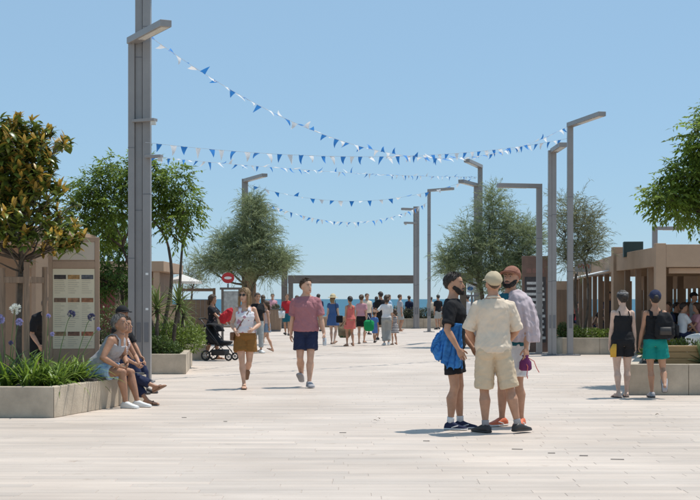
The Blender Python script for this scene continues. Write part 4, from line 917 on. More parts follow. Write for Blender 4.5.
            h_ = shell('hair', hc, hl_(.80, .46, .12), lambda a: 1.0, .013, .004, tuft=900, tl_=.03, tdir=(.7, .15, .3)); m = MB(); m.tube([hp_(0, -.10, .62), hp_(0, -.15, .5), hp_(0, -.145, .2), hp_(0, -.13, -.15)], [.02*s, .032*s, .03*s, .008*s], 10); m.build('ponytail', hc, h_, smooth=True)
    if beard:
        shell('beard', HR[beard[0]], lambda an: -.02, lambda an: lerp(.15, .46, ss((abs(an)-.25)/1.2)), beard[1], .0025, -108, 108, 8, 30, tuft=900, tl_=.016, tdir=(.6, .5, .5))
        m = MB(); m.tube([hp_(-.03, .086, .235), hp_(-.010, .104, .265), hp_(.010, .104, .265), hp_(.03, .086, .235)], [.003*s, .0055*s, .0055*s, .003*s], 8); m.build('moustache', HR[beard[0]], t, smooth=True)
    if cap:
        cm, back_ = cap[0], (180 if len(cap) > 1 and cap[1] == 'back' else 0)
        if len(cap) > 1 and cap[1] == 'hat':
            h_ = shell('hat', cm, hl_(.66, .62, .55), lambda a: 1.0, .024, 0); m = MB(); vs = []; fs = []
            for i in range(28):
                an = 2*math.pi*i/28
                for r_, dz in ((.0, .0), (.05, -.012), (.085, -.03), (.085, -.036), (.0, -.008)):
                    w, fr, bk = headring(.62); vs.append(B(HT(((w+.015+r_)*math.sin(an), (fr+bk)/2+((fr-bk)/2+.015+r_)*math.cos(an), ch+.64*.235+dz))))
            for i in range(28):
                for j in range(5): a, b = i*5+j, ((i+1) % 28)*5+j; a2, b2 = i*5+(j+1) % 5, ((i+1) % 28)*5+(j+1) % 5; fs.append((a, b, b2, a2))
            m.add(vs, fs); m.build('brim', cm, h_, smooth=True)
        elif len(cap) > 1 and cap[1] == 'scarf': shell('headscarf', cm, hl_(.76, .72, .70), lambda a: .93, .020, .004, na=36, nt=5)
        else:
            c_ = shell('cap', cm, hl_(.68, .60, .42), lambda a: 1.0, .020, .001); m = MB(); vs = []; fs = []; K = 12
            for i in range(K+1):
                an = R(back_-62+124*i/K)
                for r_, dz in ((.008, .0), (.045, .002), (.045, -.005), (.008, -.007)):
                    ext = r_ if r_ < .02 else r_+.035*math.cos(R(-62+124*i/K))
                    w, fr, bk = headring(.70); dip = -.014*(1-math.cos(R(-62+124*i/K)))*1.4; vs.append(B(HT(((w+.008+ext*.5)*math.sin(an), (fr+bk)/2+((fr-bk)/2+.008+ext)*math.cos(an), ch+.715*.235+dz+dip-(.012 if r_ > .02 else 0)))))
            for i in range(K):
                for j in range(4): a, b = i*4+j, (i+1)*4+j; a2, b2 = i*4+(j+1) % 4, (i+1)*4+(j+1) % 4; fs.append((a, a2, b2, b))
            fs += [(0, 1, 2, 3), (K*4+3, K*4+2, K*4+1, K*4)]
            m.add(vs, fs); m.build('brim', cm, c_, smooth=True)
    if glasses:
        g_ = MB()
        for sd in (1, -1): g_.ell(hp_(sd*.033, .097, .50), (.027*s, .007*s, .021*s), 12, 6); g_.tube([hp_(sd*.058, .09, .52), hp_(sd*.08, -.005, .50)], .003*s, 6)
        g_.tube([hp_(-.01, .101, .52), hp_(.01, .101, .52)], .003*s, 6); g_.build('sunglasses', GLASS, t, smooth=True)
    # ---- clothes
    def seatcover(m, g):
        for sd in (1, -1): m.ell(B(hip[sd]+Vector((-sd*.005, -.043, -.005))), ((.088*W+g)*s, (.082*W+g)*s, (.09+g)*s), 14, 8)
    def sleeves(m, frac, g, hemg):
        for sd in (1, -1):
            path = [p for p in arm_path(sd)]; rad = [(r*W) for r in AR]; a, e, w = sh[sd], elb[sd], wri[sd]; pts = [a.lerp(U((0, -.012, 1.44)), .25), a]; rr_ = [.055*W+g, .057*W+g]
            total = .285+.255; L = frac*total
            for f in (.3, .6, .85, 1.0):
                x = L*f; q = a.lerp(e, x/.285) if x <= .285 else e.lerp(w, (x-.285)/.255); base = lerp(.056, .040, min(1, x/.285)) if x < .285 else lerp(.043, .03, (x-.285)/.255); pts.append(q); rr_.append(base*W+lerp(g, hemg, f))
            m.tube([B(p) for p in pts], [r*s for r in rr_], 14)
    def legs(m, frac, g0, g1, top=True):
        for sd in (1, -1):
            h, k, a = hip[sd], knee[sd], ank[sd]; L = frac*(.425+.415); pts = [h+(h-k).normalized()*.05, h]; rr_ = [.085*girth+g0, .088*girth+g0]
            for f in (.25, .5, .75, 1.0):
                x = L*f; q = h.lerp(k, x/.425) if x <= .425 else k.lerp(a, (x-.425)/.415); base = lerp(.088, .057, min(1, x/.425)**1.3) if x < .425 else lerp(.058, .037, (x-.425)/.415); pts.append(q); rr_.append(base*girth+lerp(g0, g1, f))
            m.tube([B(p) for p in pts], [r*s for r in rr_], 14)
    cv = (.0078 if near == 1 else .015 if near == 2 else .021)*s; amp = (.0058 if near == 1 else .003 if near == 2 else 0)*s
    for it in outfit:
        kind, cm = it[0], it[1]; m = MB()
        if kind == 'tee':                         # (kind, mat, sleeve fraction, hem height, looseness)
            torso(m, it[3], 1.492 if sex == 'm' else 1.472, it[4]+.012, .010)
            if it[3] < .97: m.ell(B(off+Vector((0, -.038, .945))), ((.165*W+it[4])*s, (.112*W+it[4]*.8)*s, .085*s), 18, 8)
            sleeves(m, it[2], .014, .016+it[4]*.8)
            o = queue(m, 'shirt', cm, t, cv, 4, amp*1.2, seed)
            if near == 1:
                for sd in (1, -1):
                    L_ = it[2]*.54; q0 = sh[sd].lerp(elb[sd], min(1, L_/.285)) if L_ <= .285 else elb[sd].lerp(wri[sd], (L_-.285)/.255); dd = ((elb[sd]-sh[sd]) if L_ < .285 else (wri[sd]-elb[sd])).normalized(); base = (lerp(.056, .040, min(1, L_/.285)))*W+.016+it[4]*.8
                    m2 = MB(); m2.tube([B(q0-dd*.030), B(q0-dd*.020), B(q0-dd*.002)], [(base+.0015)*s, (base+.0045)*s, (base+.002)*s], 16, False); m2.build('hem', cm, o, smooth=True)
            if len(it) > 5:
                c = MB(); c.tube([B(U((.075*math.sin(a_), -.018+.07*math.cos(a_), 1.495-.022*math.cos(a_)))) for a_ in [2*math.pi*i/20 for i in range(20)]], .014*s, 8); c.build('collar', cm, o, smooth=True)
        elif kind == 'tank':
            torso(m, it[2], 1.37 if sex == 'f' else 1.40, it[3]+.008, .009); o = queue(m, 'top', cm, t, cv, 3, amp, seed+3)
            for sd in (1, -1):
                c = MB(); sw = it[4] if len(it) > 4 else .012
                zt = 1.482 if sex == 'm' else 1.452; pth = [U((sd*.082, .112, 1.33)), U((sd*.082, .098, 1.40)), U((sd*.080, .055, zt-.012)), U((sd*.080, -.02, zt+.014)), U((sd*.080, -.085, zt-.018)), U((sd*.080, -.122, 1.39)), U((sd*.078, -.125, 1.33))]; ux = [Vector((0, 1, 0)), Vector((0, .9, .3)), Vector((0, .5, .9)), Vector((0, 0, 1)), Vector((0, -.6, .8)), Vector((0, -.9, .3)), Vector((0, -1, 0))]
                c.loft([(B(p), B(Vector((sw, 0, 0))), B(ux[i].normalized()*(.010 if sex == 'm' else .006))) for i, p in enumerate(pth)], 8); c.build('strap', cm, o, smooth=True)
        elif kind == 'shorts':                    # (kind, mat, length fraction, looseness at hem)
            torso(m, .86, it[4] if len(it) > 4 else 1.04, .014, .010); seatcover(m, .020); legs(m, it[2], .014, it[3]); queue(m, 'shorts' if it[2] < .6 else 'trousers', cm, t, cv, 4, amp*1.2, seed+5)
        elif kind == 'skirt':                     # (kind, mat, hem height, flare, top height)
            T = [(it[4], .0), (lerp(it[4], it[2], .3), .35), (lerp(it[4], it[2], .65), .7), (it[2], 1.0)]; rg = []
            km = (knee[1]+knee[-1])/2; hmid = (hip[1]+hip[-1])/2
            for c, f in reversed(T):
                wd = lerp(.165*girth, .165*girth+it[3], f); dp = lerp(.118*girth, .118*girth+it[3], f)
                ctr = U((0, -.008, c)) if c > .95 else Vector((0, -.008, c))+off+Vector((0, (km.y-hmid.y)*.5*f, 0)); rg.append((B(ctr), B(Vector((wd, 0, 0))), B(Vector((0, dp, 0)))))
            m.loft(rg, 24, True, 2.3); seatcover(m, .014); queue(m, 'skirt', cm, t, cv, 3, amp*2, seed+9)
        elif kind == 'dress':                     # (kind, mat, hem, flare, sleeve)
            torso(m, .90, 1.44, .014, .010); rg = []
            for c, f in ((it[2], 1), (lerp(it[2], .95, .5), .6), (.95, .15), (1.05, 0)): rg.append((B(U((0, -.008, c)) if c > .9 else Vector((0, -.008, c))+off), B(Vector((.178*girth+it[3]*f, 0, 0))), B(Vector((0, .125*girth+it[3]*f, 0)))))
            m.loft(rg, 24, True, 2.3)
            seatcover(m, .016)
            if it[4]: sleeves(m, it[4], .014, .02)
            queue(m, 'dress', cm, t, cv, 4, amp*1.6, seed+11)
        elif kind == 'drape':                     # cloth over the left shoulder and arm
            rg = []
            fold_ = []
            for c, a0, w, d in ((.95, .16, .16, .16), (1.08, .165, .16, .155), (1.22, .155, .155, .15), (1.36, .135, .145, .138), (1.44, .11, .13, .118), (1.50, .08, .085, .085), (1.525, .07, .05, .05)):
                ctr = U((a0, .0, c)); rg.append((B(ctr), B(U((a0+w, 0, c))-ctr), B(U((a0, d, c))-ctr)))
            vs = []; n_ = 60; RG = [[rg[i][q].lerp(rg[i+1][q], j/4) for q in range(3)] for i in range(len(rg)-1) for j in range(4)]+[list(rg[-1])]
            for i, (c, u, v) in enumerate(RG):
                k_ = 1-i/len(RG)
                for k in range(n_):
                    a = 2*math.pi*k/n_; fo = 1+.085*k_*(math.sin(9*a+.10*i)+.6*math.sin(17*a-.16*i+1)); vs.append(c+u*math.cos(a)*fo+v*math.sin(a)*fo)
            m.add(vs, [(i*n_+k, i*n_+(k+1) % n_, (i+1)*n_+(k+1) % n_, (i+1)*n_+k) for i in range(len(RG)-1) for k in range(n_)]+[tuple(reversed(range(n_))), tuple(range((len(RG)-1)*n_, len(RG)*n_))])
            queue(m, 'overshirt', cm, t, cv, 2, amp*1.0, seed+13)
        elif kind == 'socks':
            for sd in (1, -1):
                a, k = ank[sd], knee[sd]; c = MB(); c.tube([B(a-Vector((0, 0, .01))), B(a.lerp(k, .12)), B(a.lerp(k, it[2]))], [.041*s, .041*s, .044*s], 12); c.build('sock', cm, t, smooth=True)
        elif kind == 'strap':                     # bag strap across the body
            pth = [U((.10, .02, 1.46)), U((.06, .135, 1.36)), U((-.04, .145, 1.22)), U((-.15, .11, 1.05)), U((-.19, .0, .98))]; c = MB(); c.tube([B(p) for p in pth], .008*s, 6); c.build('bag_strap', cm, t, smooth=True)
    if shoes:
        for sd, y, p in ((1, yl_, pl), (-1, yr, pr)):
            if shoes[0] == 'shoe':
                m = MB(); foot(m, sd, .009, y, p); o = m.build('shoe', shoes[1], t, smooth=True)
                m = MB(); foot(m, sd, .010, y, p, .026); m.build('sole', shoes[2], o)
                if len(shoes) > 3:
                    a = ank[sd]; q = Matrix.Rotation(R(-sd*y), 3, 'Z') @ Matrix.Rotation(R(-p), 3, 'X')
                    for e in (-1, 1):
                        m = MB(); m.tube([B(a+q @ Vector((e*.049, .02, -.05))), B(a+q @ Vector((e*.052, .07, -.035))), B(a+q @ Vector((e*.045, .10, -.028)))], .006*s, 6); m.build('stripe', shoes[3], o, smooth=True)
            else:
                m = MB(); foot(m, sd, .006, y, p, .012); o = m.build('sandal', shoes[1], t)
                a = ank[sd]; q = Matrix.Rotation(R(-sd*y), 3, 'Z') @ Matrix.Rotation(R(-p), 3, 'X'); m = MB()
                m.tube([B(a+q @ Vector((-.05, .10, -.07))), B(a+q @ Vector((-.02, .10, -.022))), B(a+q @ Vector((.02, .10, -.022))), B(a+q @ Vector((.05, .10, -.07)))], .009*s, 6); m.build('strap', shoes[1], o, smooth=True)
    t['_s'] = s
    return t, (lambda p: Matrix.Translation(Vector((X, D, z))) @ Matrix.Rotation(R(head), 4, 'Z') @ B(p)), dict(wri=wri, sh=sh, hip=hip, U=U, elb=elb)
def finish_people():
    bpy.context.view_layer.update(); dg = bpy.context.evaluated_depsgraph_get(); res = []
    for o, amp, seed, ex in BAKE: res.append(bpy.data.meshes.new_from_object(o.evaluated_get(dg)))
    for (o, amp, seed, ex), me in zip(BAKE, res):
        old = o.data; o.modifiers.clear()
        if ex:
            b = bmesh.new(); b.from_mesh(me); vs = [b.verts.new(v) for v in ex.v]
            for f in ex.f:
                try: b.faces.new([vs[i] for i in f])
                except ValueError: pass
            b.to_mesh(me); b.free()
        if amp: wrinkle(me, amp, seed)
        me.polygons.foreach_set('use_smooth', [True]*len(me.polygons)); me.name = o.name
        if not me.materials: me.materials.append(old.materials[0])
        o.data = me
    for o in COL.objects:
        if '_s' in o.keys(): del o['_s']
black = cloth('black', (.018, .018, .02)); navy = cloth('navy', (.025, .032, .07)); white = cloth('white', (.72, .72, .72)); sand = cloth('sand', (.70, .58, .45)); sand2 = cloth('sand_shorts', (.62, .49, .34)); capm = cloth('sand_cap', (.50, .41, .28)); rust = cloth('rust_cap', (.28, .13, .09))
lav = cloth('lavender_grey', (.50, .42, .44)); teal = cloth('teal', (.01, .23, .20)); tealb = cloth('teal_shirt', (.02, .12, .16)); pinkh = cloth('dusty_rose', (.38, .165, .18)); ochre = cloth('brown_shorts', (.25, .12, .035)); floral = cloth('floral', (.74, .72, .74), col2=(.50, .27, .33), pat=('v', 11, None, .28)); blue = cloth('blue_towel', (.045, .19, .48), .25)
sky_b = cloth('pale_blue', (.36, .52, .68)); greyc = cloth('grey', (.36, .35, .36)); denim = cloth('denim', (.22, .30, .40)); coral = cloth('coral', (.62, .16, .14)); pink = cloth('pink', (.62, .32, .36)); blued = cloth('blue_dress', (.06, .12, .28)); boyb = cloth('boy_blue', (.09, .20, .48)); redc = cloth('red', (.46, .03, .04)); straw = cloth('straw', (.58, .48, .30)); strp = cloth('stripes', (.68, .66, .66), col2=(.06, .05, .06), pat=('stripe', 6, 'Z', .5)); strs = cloth('soft_stripes', (.62, .55, .54), col2=(.42, .33, .33), pat=('stripe', 10, 'Z', .5)); gtr = cloth('grey_trousers', (.34, .35, .34)); dpat = cloth('dark_floral', (.02, .02, .024), col2=(.25, .16, .16), pat=('v', 12, None, .2))
leather = M('dark_leather', (.035, .03, .028), .5, .2, 8); orange = M('orange_shoe', (.60, .13, .05), .6, .1, 6); white_s = M('white_sole', (.66, .66, .64), .6, .06, 6); tan_l = M('tan_leather', (.17, .085, .045), .6, .2, 8)
# --- the three men talking
DA = 15.7
A, Aw, Ai = person('man in black tee and shorts holding a blue towel at his hip', gx(453, DA), DA, 78, 1.79, 'm', 1, 'tan', wr=(-.30, .10, .93), er=(-.5, -1, .1), wl=(.19, .20, .93), el=(.4, -1, 0), ar=(-.09, -.02, .08), al=(.09, .07, .08), yr=2, yl_=8, hy=8, lean=2, hp=-4,
    outfit=[('tee', black, .42, .93, .012), ('shorts', black, .33, .030), ('socks', white, .16)], hair=('fade', 'black'), beard=('black', .007), shoes=('shoe', navy, white_s, white_s), girth=1.0)
DB = 15.3
Bm = person('man seen from behind in sand shirt and sand shorts with a cap', gx(493, DB), DB, 183, 1.79, 'm', 1, 'tan', wl=(.16, .17, .96), el=(1, -.55, 0), wr=(-.16, .17, .96), er=(-1, -.55, 0), al=(.085, .0, .08), ar=(-.27, -.08, .08), yl_=35, yr=52, hy=-4, hp=-6,
    outfit=[('tee', sand, .52, .90, .022, 1), ('shorts', sand2, .50, .048), ('socks', greyc, .14)], hair=('fade', 'brown'), cap=(capm,), shoes=('shoe', leather, leather), girth=1.04)
DC = 16.1
C_, Cw, Ci = person('bearded man in rust cap with a lavender overshirt draped on his shoulder', gx(512, DC), DC, -38, 1.87, 'm', 1, 'tan', wl=(.27, .14, .86), el=(.6, -1, 0), wr=(-.17, .24, .98), er=(-.8, -1, 0), al=(.10, -.03, .08), ar=(-.10, .05, .08), yl_=15, yr=15, hy=-6, hp=-12, lean=4,
    outfit=[('tee', tealb, .40, .90, .012), ('shorts', white, .42, .040), ('drape', lav)], hair=('fade', 'brown'), beard=('black', .010), cap=(rust,), shoes=('shoe', orange, white_s, white_s))
# --- towel bundle and pouch
def bundle(name, label, cat, rings, mat, amp, seed, voxel=.010, fold=.22, nf=8):
    m = MB(); c0 = Vector(rings[-1][0]); g = random.Random(seed); n = 56; ph = g.uniform(0, 6); vs = []; K = len(rings); sub = 4; RG = []
    for i in range(K-1):
        for j in range(sub): f = j/sub; RG.append([Vector(rings[i][q]).lerp(Vector(rings[i+1][q]), f) for q in range(3)])
    RG.append([Vector(q) for q in rings[-1]])
    for i, (c, u, v) in enumerate(RG):
        for k in range(n):
            a = 2*math.pi*k/n; fo = 1+fold*(math.sin(nf*a+ph+.25*i)*.6+math.sin((nf*2+1)*a+ph*2-.3*i)*.35)*(.35+.65*i/len(RG)); vs.append(Vector(c)-c0+Vector(u)*math.cos(a)*fo+Vector(v)*math.sin(a)*fo)
    fs = [(i*n+k, i*n+(k+1) % n, (i+1)*n+(k+1) % n, (i+1)*n+k) for i in range(len(RG)-1) for k in range(n)]+[tuple(reversed(range(n))), tuple(range((len(RG)-1)*n, len(RG)*n))]
    m.add(vs, fs); o = queue(m, name, mat, None, voxel, 1, amp, seed); o.location = c0; tag(o, label, cat); return o
w = Aw((-.235, .06, .93))
ax, ay, az = gx(440, 15.45), 15.45, 0
tw_ = thing('towel', 'crumpled blue towel tucked under the arm of the man in black', 'towel', (gx(449, 15.5), 15.52, gz(372, 15.5)))
def towel_sheet(name, top, bot, y0, seed, amp):
    g = np.random.default_rng(seed); nu, nv = 70, 46; vs = []; fs = []; o = tw_.location
    ph = g.uniform(0, 6.28, 8)
    def along_(P, u): x = u*(len(P)-1); i = min(int(x), len(P)-2); f = x-i; f = f*f*(3-2*f)*.5+f*.5; return (lerp(P[i][0], P[i+1][0], f), lerp(P[i][1], P[i+1][1], f))
    for j in range(nv+1):
        v = j/nv
        for i in range(nu+1):
            u = i/nu; a, b = along_(top, u), along_(bot, u); px, py = lerp(a[0], b[0], v), lerp(a[1], b[1], v)
            py += 1.6*math.sin(u*23+ph[0])*v*v+1.0*math.sin(u*41+ph[1])*v
            w = v**.6; dep = amp*w*(math.sin(u*26+ph[2]+2.2*math.sin(v*3+u*5))+.6*math.sin(u*47+ph[3]+3*v)+.5*math.sin(u*11+v*9+ph[4]))+.010*math.sin(u*33+v*29+ph[5])*math.sin(v*17-u*21+ph[6])
            px += 1.2*math.sin(u*26+ph[2]+1.3+2.2*math.sin(v*3+u*5))*w
            vs.append((gx(px, 15.5)-o.x, y0+dep+.05*math.sin(math.pi*u)*0-o.y, gz(py, 15.5)-o.z))
    for j in range(nv):
        for i in range(nu): q = j*(nu+1)+i; fs.append((q, q+1, q+nu+2, q+nu+1))
    m = MB(); m.add(vs, fs); ob = m.build(name, blue, tw_, smooth=True); sm = ob.modifiers.new('solid', 'SOLIDIFY'); sm.thickness = .007; return ob
towel_sheet('cloth', [(436, 338), (440, 331), (447, 326), (455, 323), (462, 324)], [(430, 347), (435, 356), (443, 364), (452, 370), (461, 364)], 15.49, 3, .020)
towel_sheet('lower_fold', [(440, 336), (446, 330), (453, 326), (461, 326)], [(440, 354), (447, 366), (455, 373), (463, 369)], 15.56, 8, .018)
towel_sheet('inner_fold', [(434, 340), (438, 333), (446, 330)], [(432, 351), (438, 360), (449, 362)], 15.60, 12, .016)
hw = Cw(tuple(Ci['wri'][1]+Vector((0, .02, -.10))))
pm = cloth('plum', (.16, .035, .12)); 
t = thing('pouch', 'plum drawstring pouch with coral cords in the bearded man hand', 'pouch', (hw.x, hw.y, hw.z-.16))
m = MB(); m.loft([((0, 0, 0), (.05, 0, 0), (0, .03, 0)), ((0, 0, .02), (.075, 0, 0), (0, .045, 0)), ((0, 0, .10), (.07, 0, 0), (0, .045, 0)), ((0, 0, .155), (.03, 0, 0), (0, .02, 0)), ((0, 0, .18), (.04, 0, 0), (0, .03, 0))], 14); m.build('bag', pm, t, smooth=True)
for q in (((.03, 0, .15), (.10, 0, .11), (.13, -.01, .03), (.16, 0, -.02)), ((-.02, -.02, .14), (.02, -.05, .05), (.01, -.05, -.05), (.02, -.05, -.09))): m = MB(); m.tube(q, .005, 6); m.build('cord', coral, t, smooth=True)
# --- walking pair
D1 = 22.8
W1, W1w, W1i = person('walking woman in floral white top and brown shorts with sunglasses', gx(245, D1), D1, 6, 1.67, 'f', 1, 'light', wr=(-.17, .26, 1.02), er=(-.6, -1, 0), wl=(.13, .24, 1.06), el=(.8, -1, 0), ar=(-.02, .14, .085), al=(.03, -.32, .24), yr=2, yl_=4, pl=-42, hy=32, hp=-4, twist=4,
    outfit=[('tank', floral, 1.00, .022, .030), ('shorts', ochre, .30, .055, 1.08), ('strap', tan_l)], hair=('long', 'blond', .20, 1), glasses=True, shoes=('sandal', tan_l), girth=1.06)
t = thing('shoulder_bag', 'small tan shoulder bag at the hip of the walking woman', 'bag', W1w((-.22, .02, .86)), R(80)); MB().box((0, 0, .07), (.16, .06, .14)).build('pouch', tan_l, t, bevel=.015); MB().box((0, -.034, .10), (.155, .012, .08)).build('flap', tan_l, t, bevel=.004)
D2 = 23.2
M2, M2w, M2i = person('walking man in dusty rose tee and navy shorts looking aside', gx(306, D2), D2, 3, 1.84, 'm', 1, 'light', wl=(.30, .10, .86), wr=(-.25, -.12, .84), ar=(-.07, -.20, .17), al=(.05, .15, .08), pr=-32, hy=-38, hp=-4, er=(-.4, -1, 0),
    outfit=[('tee', pinkh, .44, .92, .020), ('shorts', navy, .36, .045)], hair=('fade', 'brown'), shoes=('shoe', greyc, greyc), girth=1.06)
hb = M2w(tuple(M2i['wri'][1]+Vector((.01, .03, -.08)))); t = thing('water_bottle', 'small clear bottle carried by the man in the dusty rose tee', 'bottle', (hb.x, hb.y, hb.z-.13))
m = MB(); m.loft([((0, 0, z), (r, 0, 0), (0, r, 0)) for z, r in ((0, .028), (.01, .032), (.12, .032), (.15, .013), (.17, .013))], 14); m.build('body', M('bottle_plastic', (.55, .58, .60), .15, .05, 5), t, smooth=True); m = MB(); m.tube([(0, 0, .165), (0, 0, .185)], .015, 10); m.build('cap', white_plastic, t)
# --- two women walking away
D3 = 20.75
person('woman from behind in a black strappy playsuit with headscarf', gx(622.5, D3), D3, 186, 1.62, 'f', 1, 'pale', wl=(.20, .10, .80), wr=(-.22, .0, .78), al=(.075, -.02, .08), ar=(-.10, .10, .08), yl_=14, yr=10,
    outfit=[('tank', black, .96, .012, .010), ('shorts', black, .26, .028, 1.04)], hair=('bun', 'black'), cap=(cloth('grey_scarf', (.20, .19, .185)), 'scarf'), shoes=('sandal', leather), girth=1.06)
W3, W3w, W3i = person('woman in black top and teal shorts lifting one heel', gx(655, 20.7), 20.7, 176, 1.62, 'f', 1, 'tan', wl=(.25, .10, .84), wr=(-.15, .16, 1.00), er=(-.6, -1, 0), al=(.04, .06, .08), ar=(-.12, -.26, .20), pr=-60, yl_=5, yr=6, hp=-6,
    outfit=[('tank', black, .98, .018, .03), ('shorts', teal, .30, .055, 1.07)], hair=('bun', 'black'), cap=(navy,), shoes=('shoe', greyc, leather))
q = W3w((-.13, -.185, 1.0)); t = thing('backpack', 'slouchy black backpack on the woman in teal shorts', 'backpack', q, R(176))
m = MB(); m.loft([((0, 0, 0), (.11, 0, 0), (0, .06, 0)), ((0, 0, .04), (.145, 0, 0), (0, .085, 0)), ((0, .0, .22), (.135, 0, 0), (0, .085, 0)), ((0, -.01, .34), (.10, 0, 0), (0, .06, 0)), ((0, -.01, .38), (.05, 0, 0), (0, .03, 0))], 20, True, 3); o = queue(m, 'bag', black, t, .012, 2, .008, 77)
m = MB(); m.loft([((0, .085, .05), (.09, 0, 0), (0, .03, 0)), ((0, .09, .17), (.085, 0, 0), (0, .03, 0))], 14, True, 3); m.build('pocket', leather, t, smooth=True)
for sx in (-1, 1): m = MB(); m.tube([(sx*.07, -.07, .06), (sx*.08, -.10, .22), (sx*.06, -.10, .38), (sx*.05, -.03, .36)], .013, 6); m.build('strap', leather, t, smooth=True)
t = thing('yellow_towel', 'folded yellow towel hanging beside the playsuit woman', 'towel', (gx(613, 20.62), 20.60, .62))
m = MB(); m.loft([((0, 0, 0), (.045, 0, 0), (0, .012, 0)), ((.0, 0, .12), (.05, 0, 0), (0, .018, 0)), ((.02, 0, .20), (.03, 0, 0), (0, .012, 0))], 12, True, 3); m.build('cloth', cloth('yellow', (.62, .36, .06)), t, smooth=True)
# --- seated couple on the bench
def seated(label, s_, heading, H, sex, near, skin_, inn=.20, **k):
    q = wallpt(s_, inn); return person(label, q.x, q.y, heading, H, sex, near, skin_, **k)
so = .43/(1.72/1.78)-.835
seated('grey haired man in a grey tank top and pale blue shorts sitting', 1.72, 76, 1.78, 'm', 1, 'brown', wl=(.12, .36, .60), el=(1, -.5, 0), wr=(-.16, .34, .58), er=(-1, -.6, 0), al=(.12, .52, .08), ar=(-.10, .44, .08), off=(0, 0, so-.012), lean=36, hy=14, hp=-16, kl=(.2, 1, .6), kr=(-.2, 1, .6), yl_=8, yr=8,
    outfit=[('tank', greyc, .90, .012, .04), ('shorts', sky_b, .30, .035)], hair=('short', 'grey', .022), shoes=('shoe', white_s, white_s), girth=1.06)
seated('woman in striped top and navy trousers sitting with crossed legs', 2.25, 72, 1.62, 'f', 1, 'tan', inn=.30, wl=(.02, .52, .64), el=(1, -.5, 0), wr=(-.10, .52, .64), er=(-1, -.6, 0), al=(.0, .66, .085), ar=(.06, .84, .27), off=(0, 0, .44/(1.62/1.78)-.83), lean=32, hy=10, hp=-10, kl=(.1, 1, .6), kr=(.0, 1, 1.2), pr=-25,
    outfit=[('tank', strs, .92, .014, .035), ('shorts', navy, .88, .028)], hair=('short', 'brown', .022), shoes=('sandal', tan_l))
person('person in black with a dark cap resting on the concrete block bench', -3.72, 21.75, 70, 1.72, 'm', 2, 'tan', z=0, wl=(.14, .36, .60), wr=(-.14, .36, .60), el=(1, -.5, 0), er=(-1, -.5, 0), al=(.10, .48, .08), ar=(-.10, .48, .08), off=(0, 0, .48-.83), lean=10, hy=15,
    outfit=[('tee', black, .5, .92, .012), ('shorts', navy, .9, .025)], hair=('short', 'black'), cap=(black,), shoes=('shoe', leather, leather))
person('person in black bending forward behind the magnolia stakes', gx(37, 22.4), 22.4, 35, 1.72, 'm', 2, 'tan', wl=(.16, .48, .78), wr=(-.16, .48, .78), lean=52, outfit=[('tee', black, .45, .93, .015), ('shorts', black, .9, .025)], hair=('short', 'black'), shoes=('shoe', leather, leather))
# --- pushchair group
Dp = 33.2
person('woman in a dark patterned dress behind the pushchair', gx(212.5, Dp+.5), Dp+.5, 72, 1.60, 'f', 2, 'tan', wl=(.16, .42, 1.02), wr=(-.16, .42, 1.02), al=(.08, .14, .08), ar=(-.08, -.16, .10), pr=-12, outfit=[('dress', dpat, .42, .05, .35)], hair=('long', 'brown', .16), shoes=('sandal', leather), girth=1.05)
st = thing('pushchair', 'black pushchair with big wheels pushed by the woman in dark dress', 'pushchair', (gx(221, Dp), Dp, 0), R(-16))
alu = M('dark_alloy', (.05, .05, .055), .35, .1, 5, metal=.6)
for x, y, r in ((-.30, -.24, .13), (-.30, .24, .13), (.28, -.22, .10), (.28, .22, .10)):
    wl_ = MB(); n = 20
    for ring_ in ((r, .022),): wl_.tube([(x+(r-.022)*math.cos(2*math.pi*i/n), y, r+(r-.022)*math.sin(2*math.pi*i/n)) for i in range(n+1)], .022, 8, False)
    wo_ = wl_.build('wheel', rubber, st, smooth=True); m = MB(); m.tube([(x, y-.02, r), (x, y+.02, r)], .03, 10)
    for i in range(6): a = i*math.pi/3; m.tube([(x, y, r), (x+(r-.03)*math.cos(a), y, r+(r-.03)*math.sin(a))], .007, 5)
    m.build('rim', M('alloy_grey', (.35, .35, .36), .4, .1, 5, metal=.5), wo_)
for sy in (-1, 1):
    m = MB(); m.tube([(-.30, sy*.24, .13), (.02, sy*.23, .42), (.28, sy*.22, .10)], .014, 6); m.tube([(.02, sy*.23, .42), (-.42, sy*.22, .98), (-.50, sy*.2, 1.02)], .014, 6); m.tube([(.2, sy*.22, .22), (-.2, sy*.23, .62)], .012, 6); m.build('frame', alu, st, smooth=True)
m = MB(); m.tube([(-.50, -.2, 1.02), (-.52, 0, 1.03), (-.50, .2, 1.02)], .018, 8); m.build('handle', rubber, st, smooth=True)
m = MB(); m.loft([((.22, 0, .42), (0, .18, 0), (.05, 0, .05)), ((.0, 0, .42), (0, .20, 0), (.05, 0, .07)), ((-.18, 0, .52), (0, .20, 0), (.08, 0, .06)), ((-.30, 0, .80), (0, .19, 0), (.06, 0, .03))], 16, True, 3); m.build('seat', black, st, smooth=True)
m = MB(); vs = []; fs = []
for i in range(9):
    a = R(20+110*i/8)
    for j in range(9): b_ = R(-90+180*j/8); vs.append((-.22+.30*math.cos(a)*math.cos(b_*.5), .21*math.sin(b_), .62+.30*math.sin(a)*math.cos(b_*.35)))
for i in range(8):
    for j in range(8): q_ = i*9+j; fs.append((q_, q_+1, q_+10, q_+9))
m.add(vs, fs); o = m.build('hood', black, st, smooth=True); s = o.modifiers.new('solid', 'SOLIDIFY'); s.thickness = .015
MB().box((-.02, 0, .20), (.36, .34, .14)).build('basket', dark_plastic, st, bevel=.02)
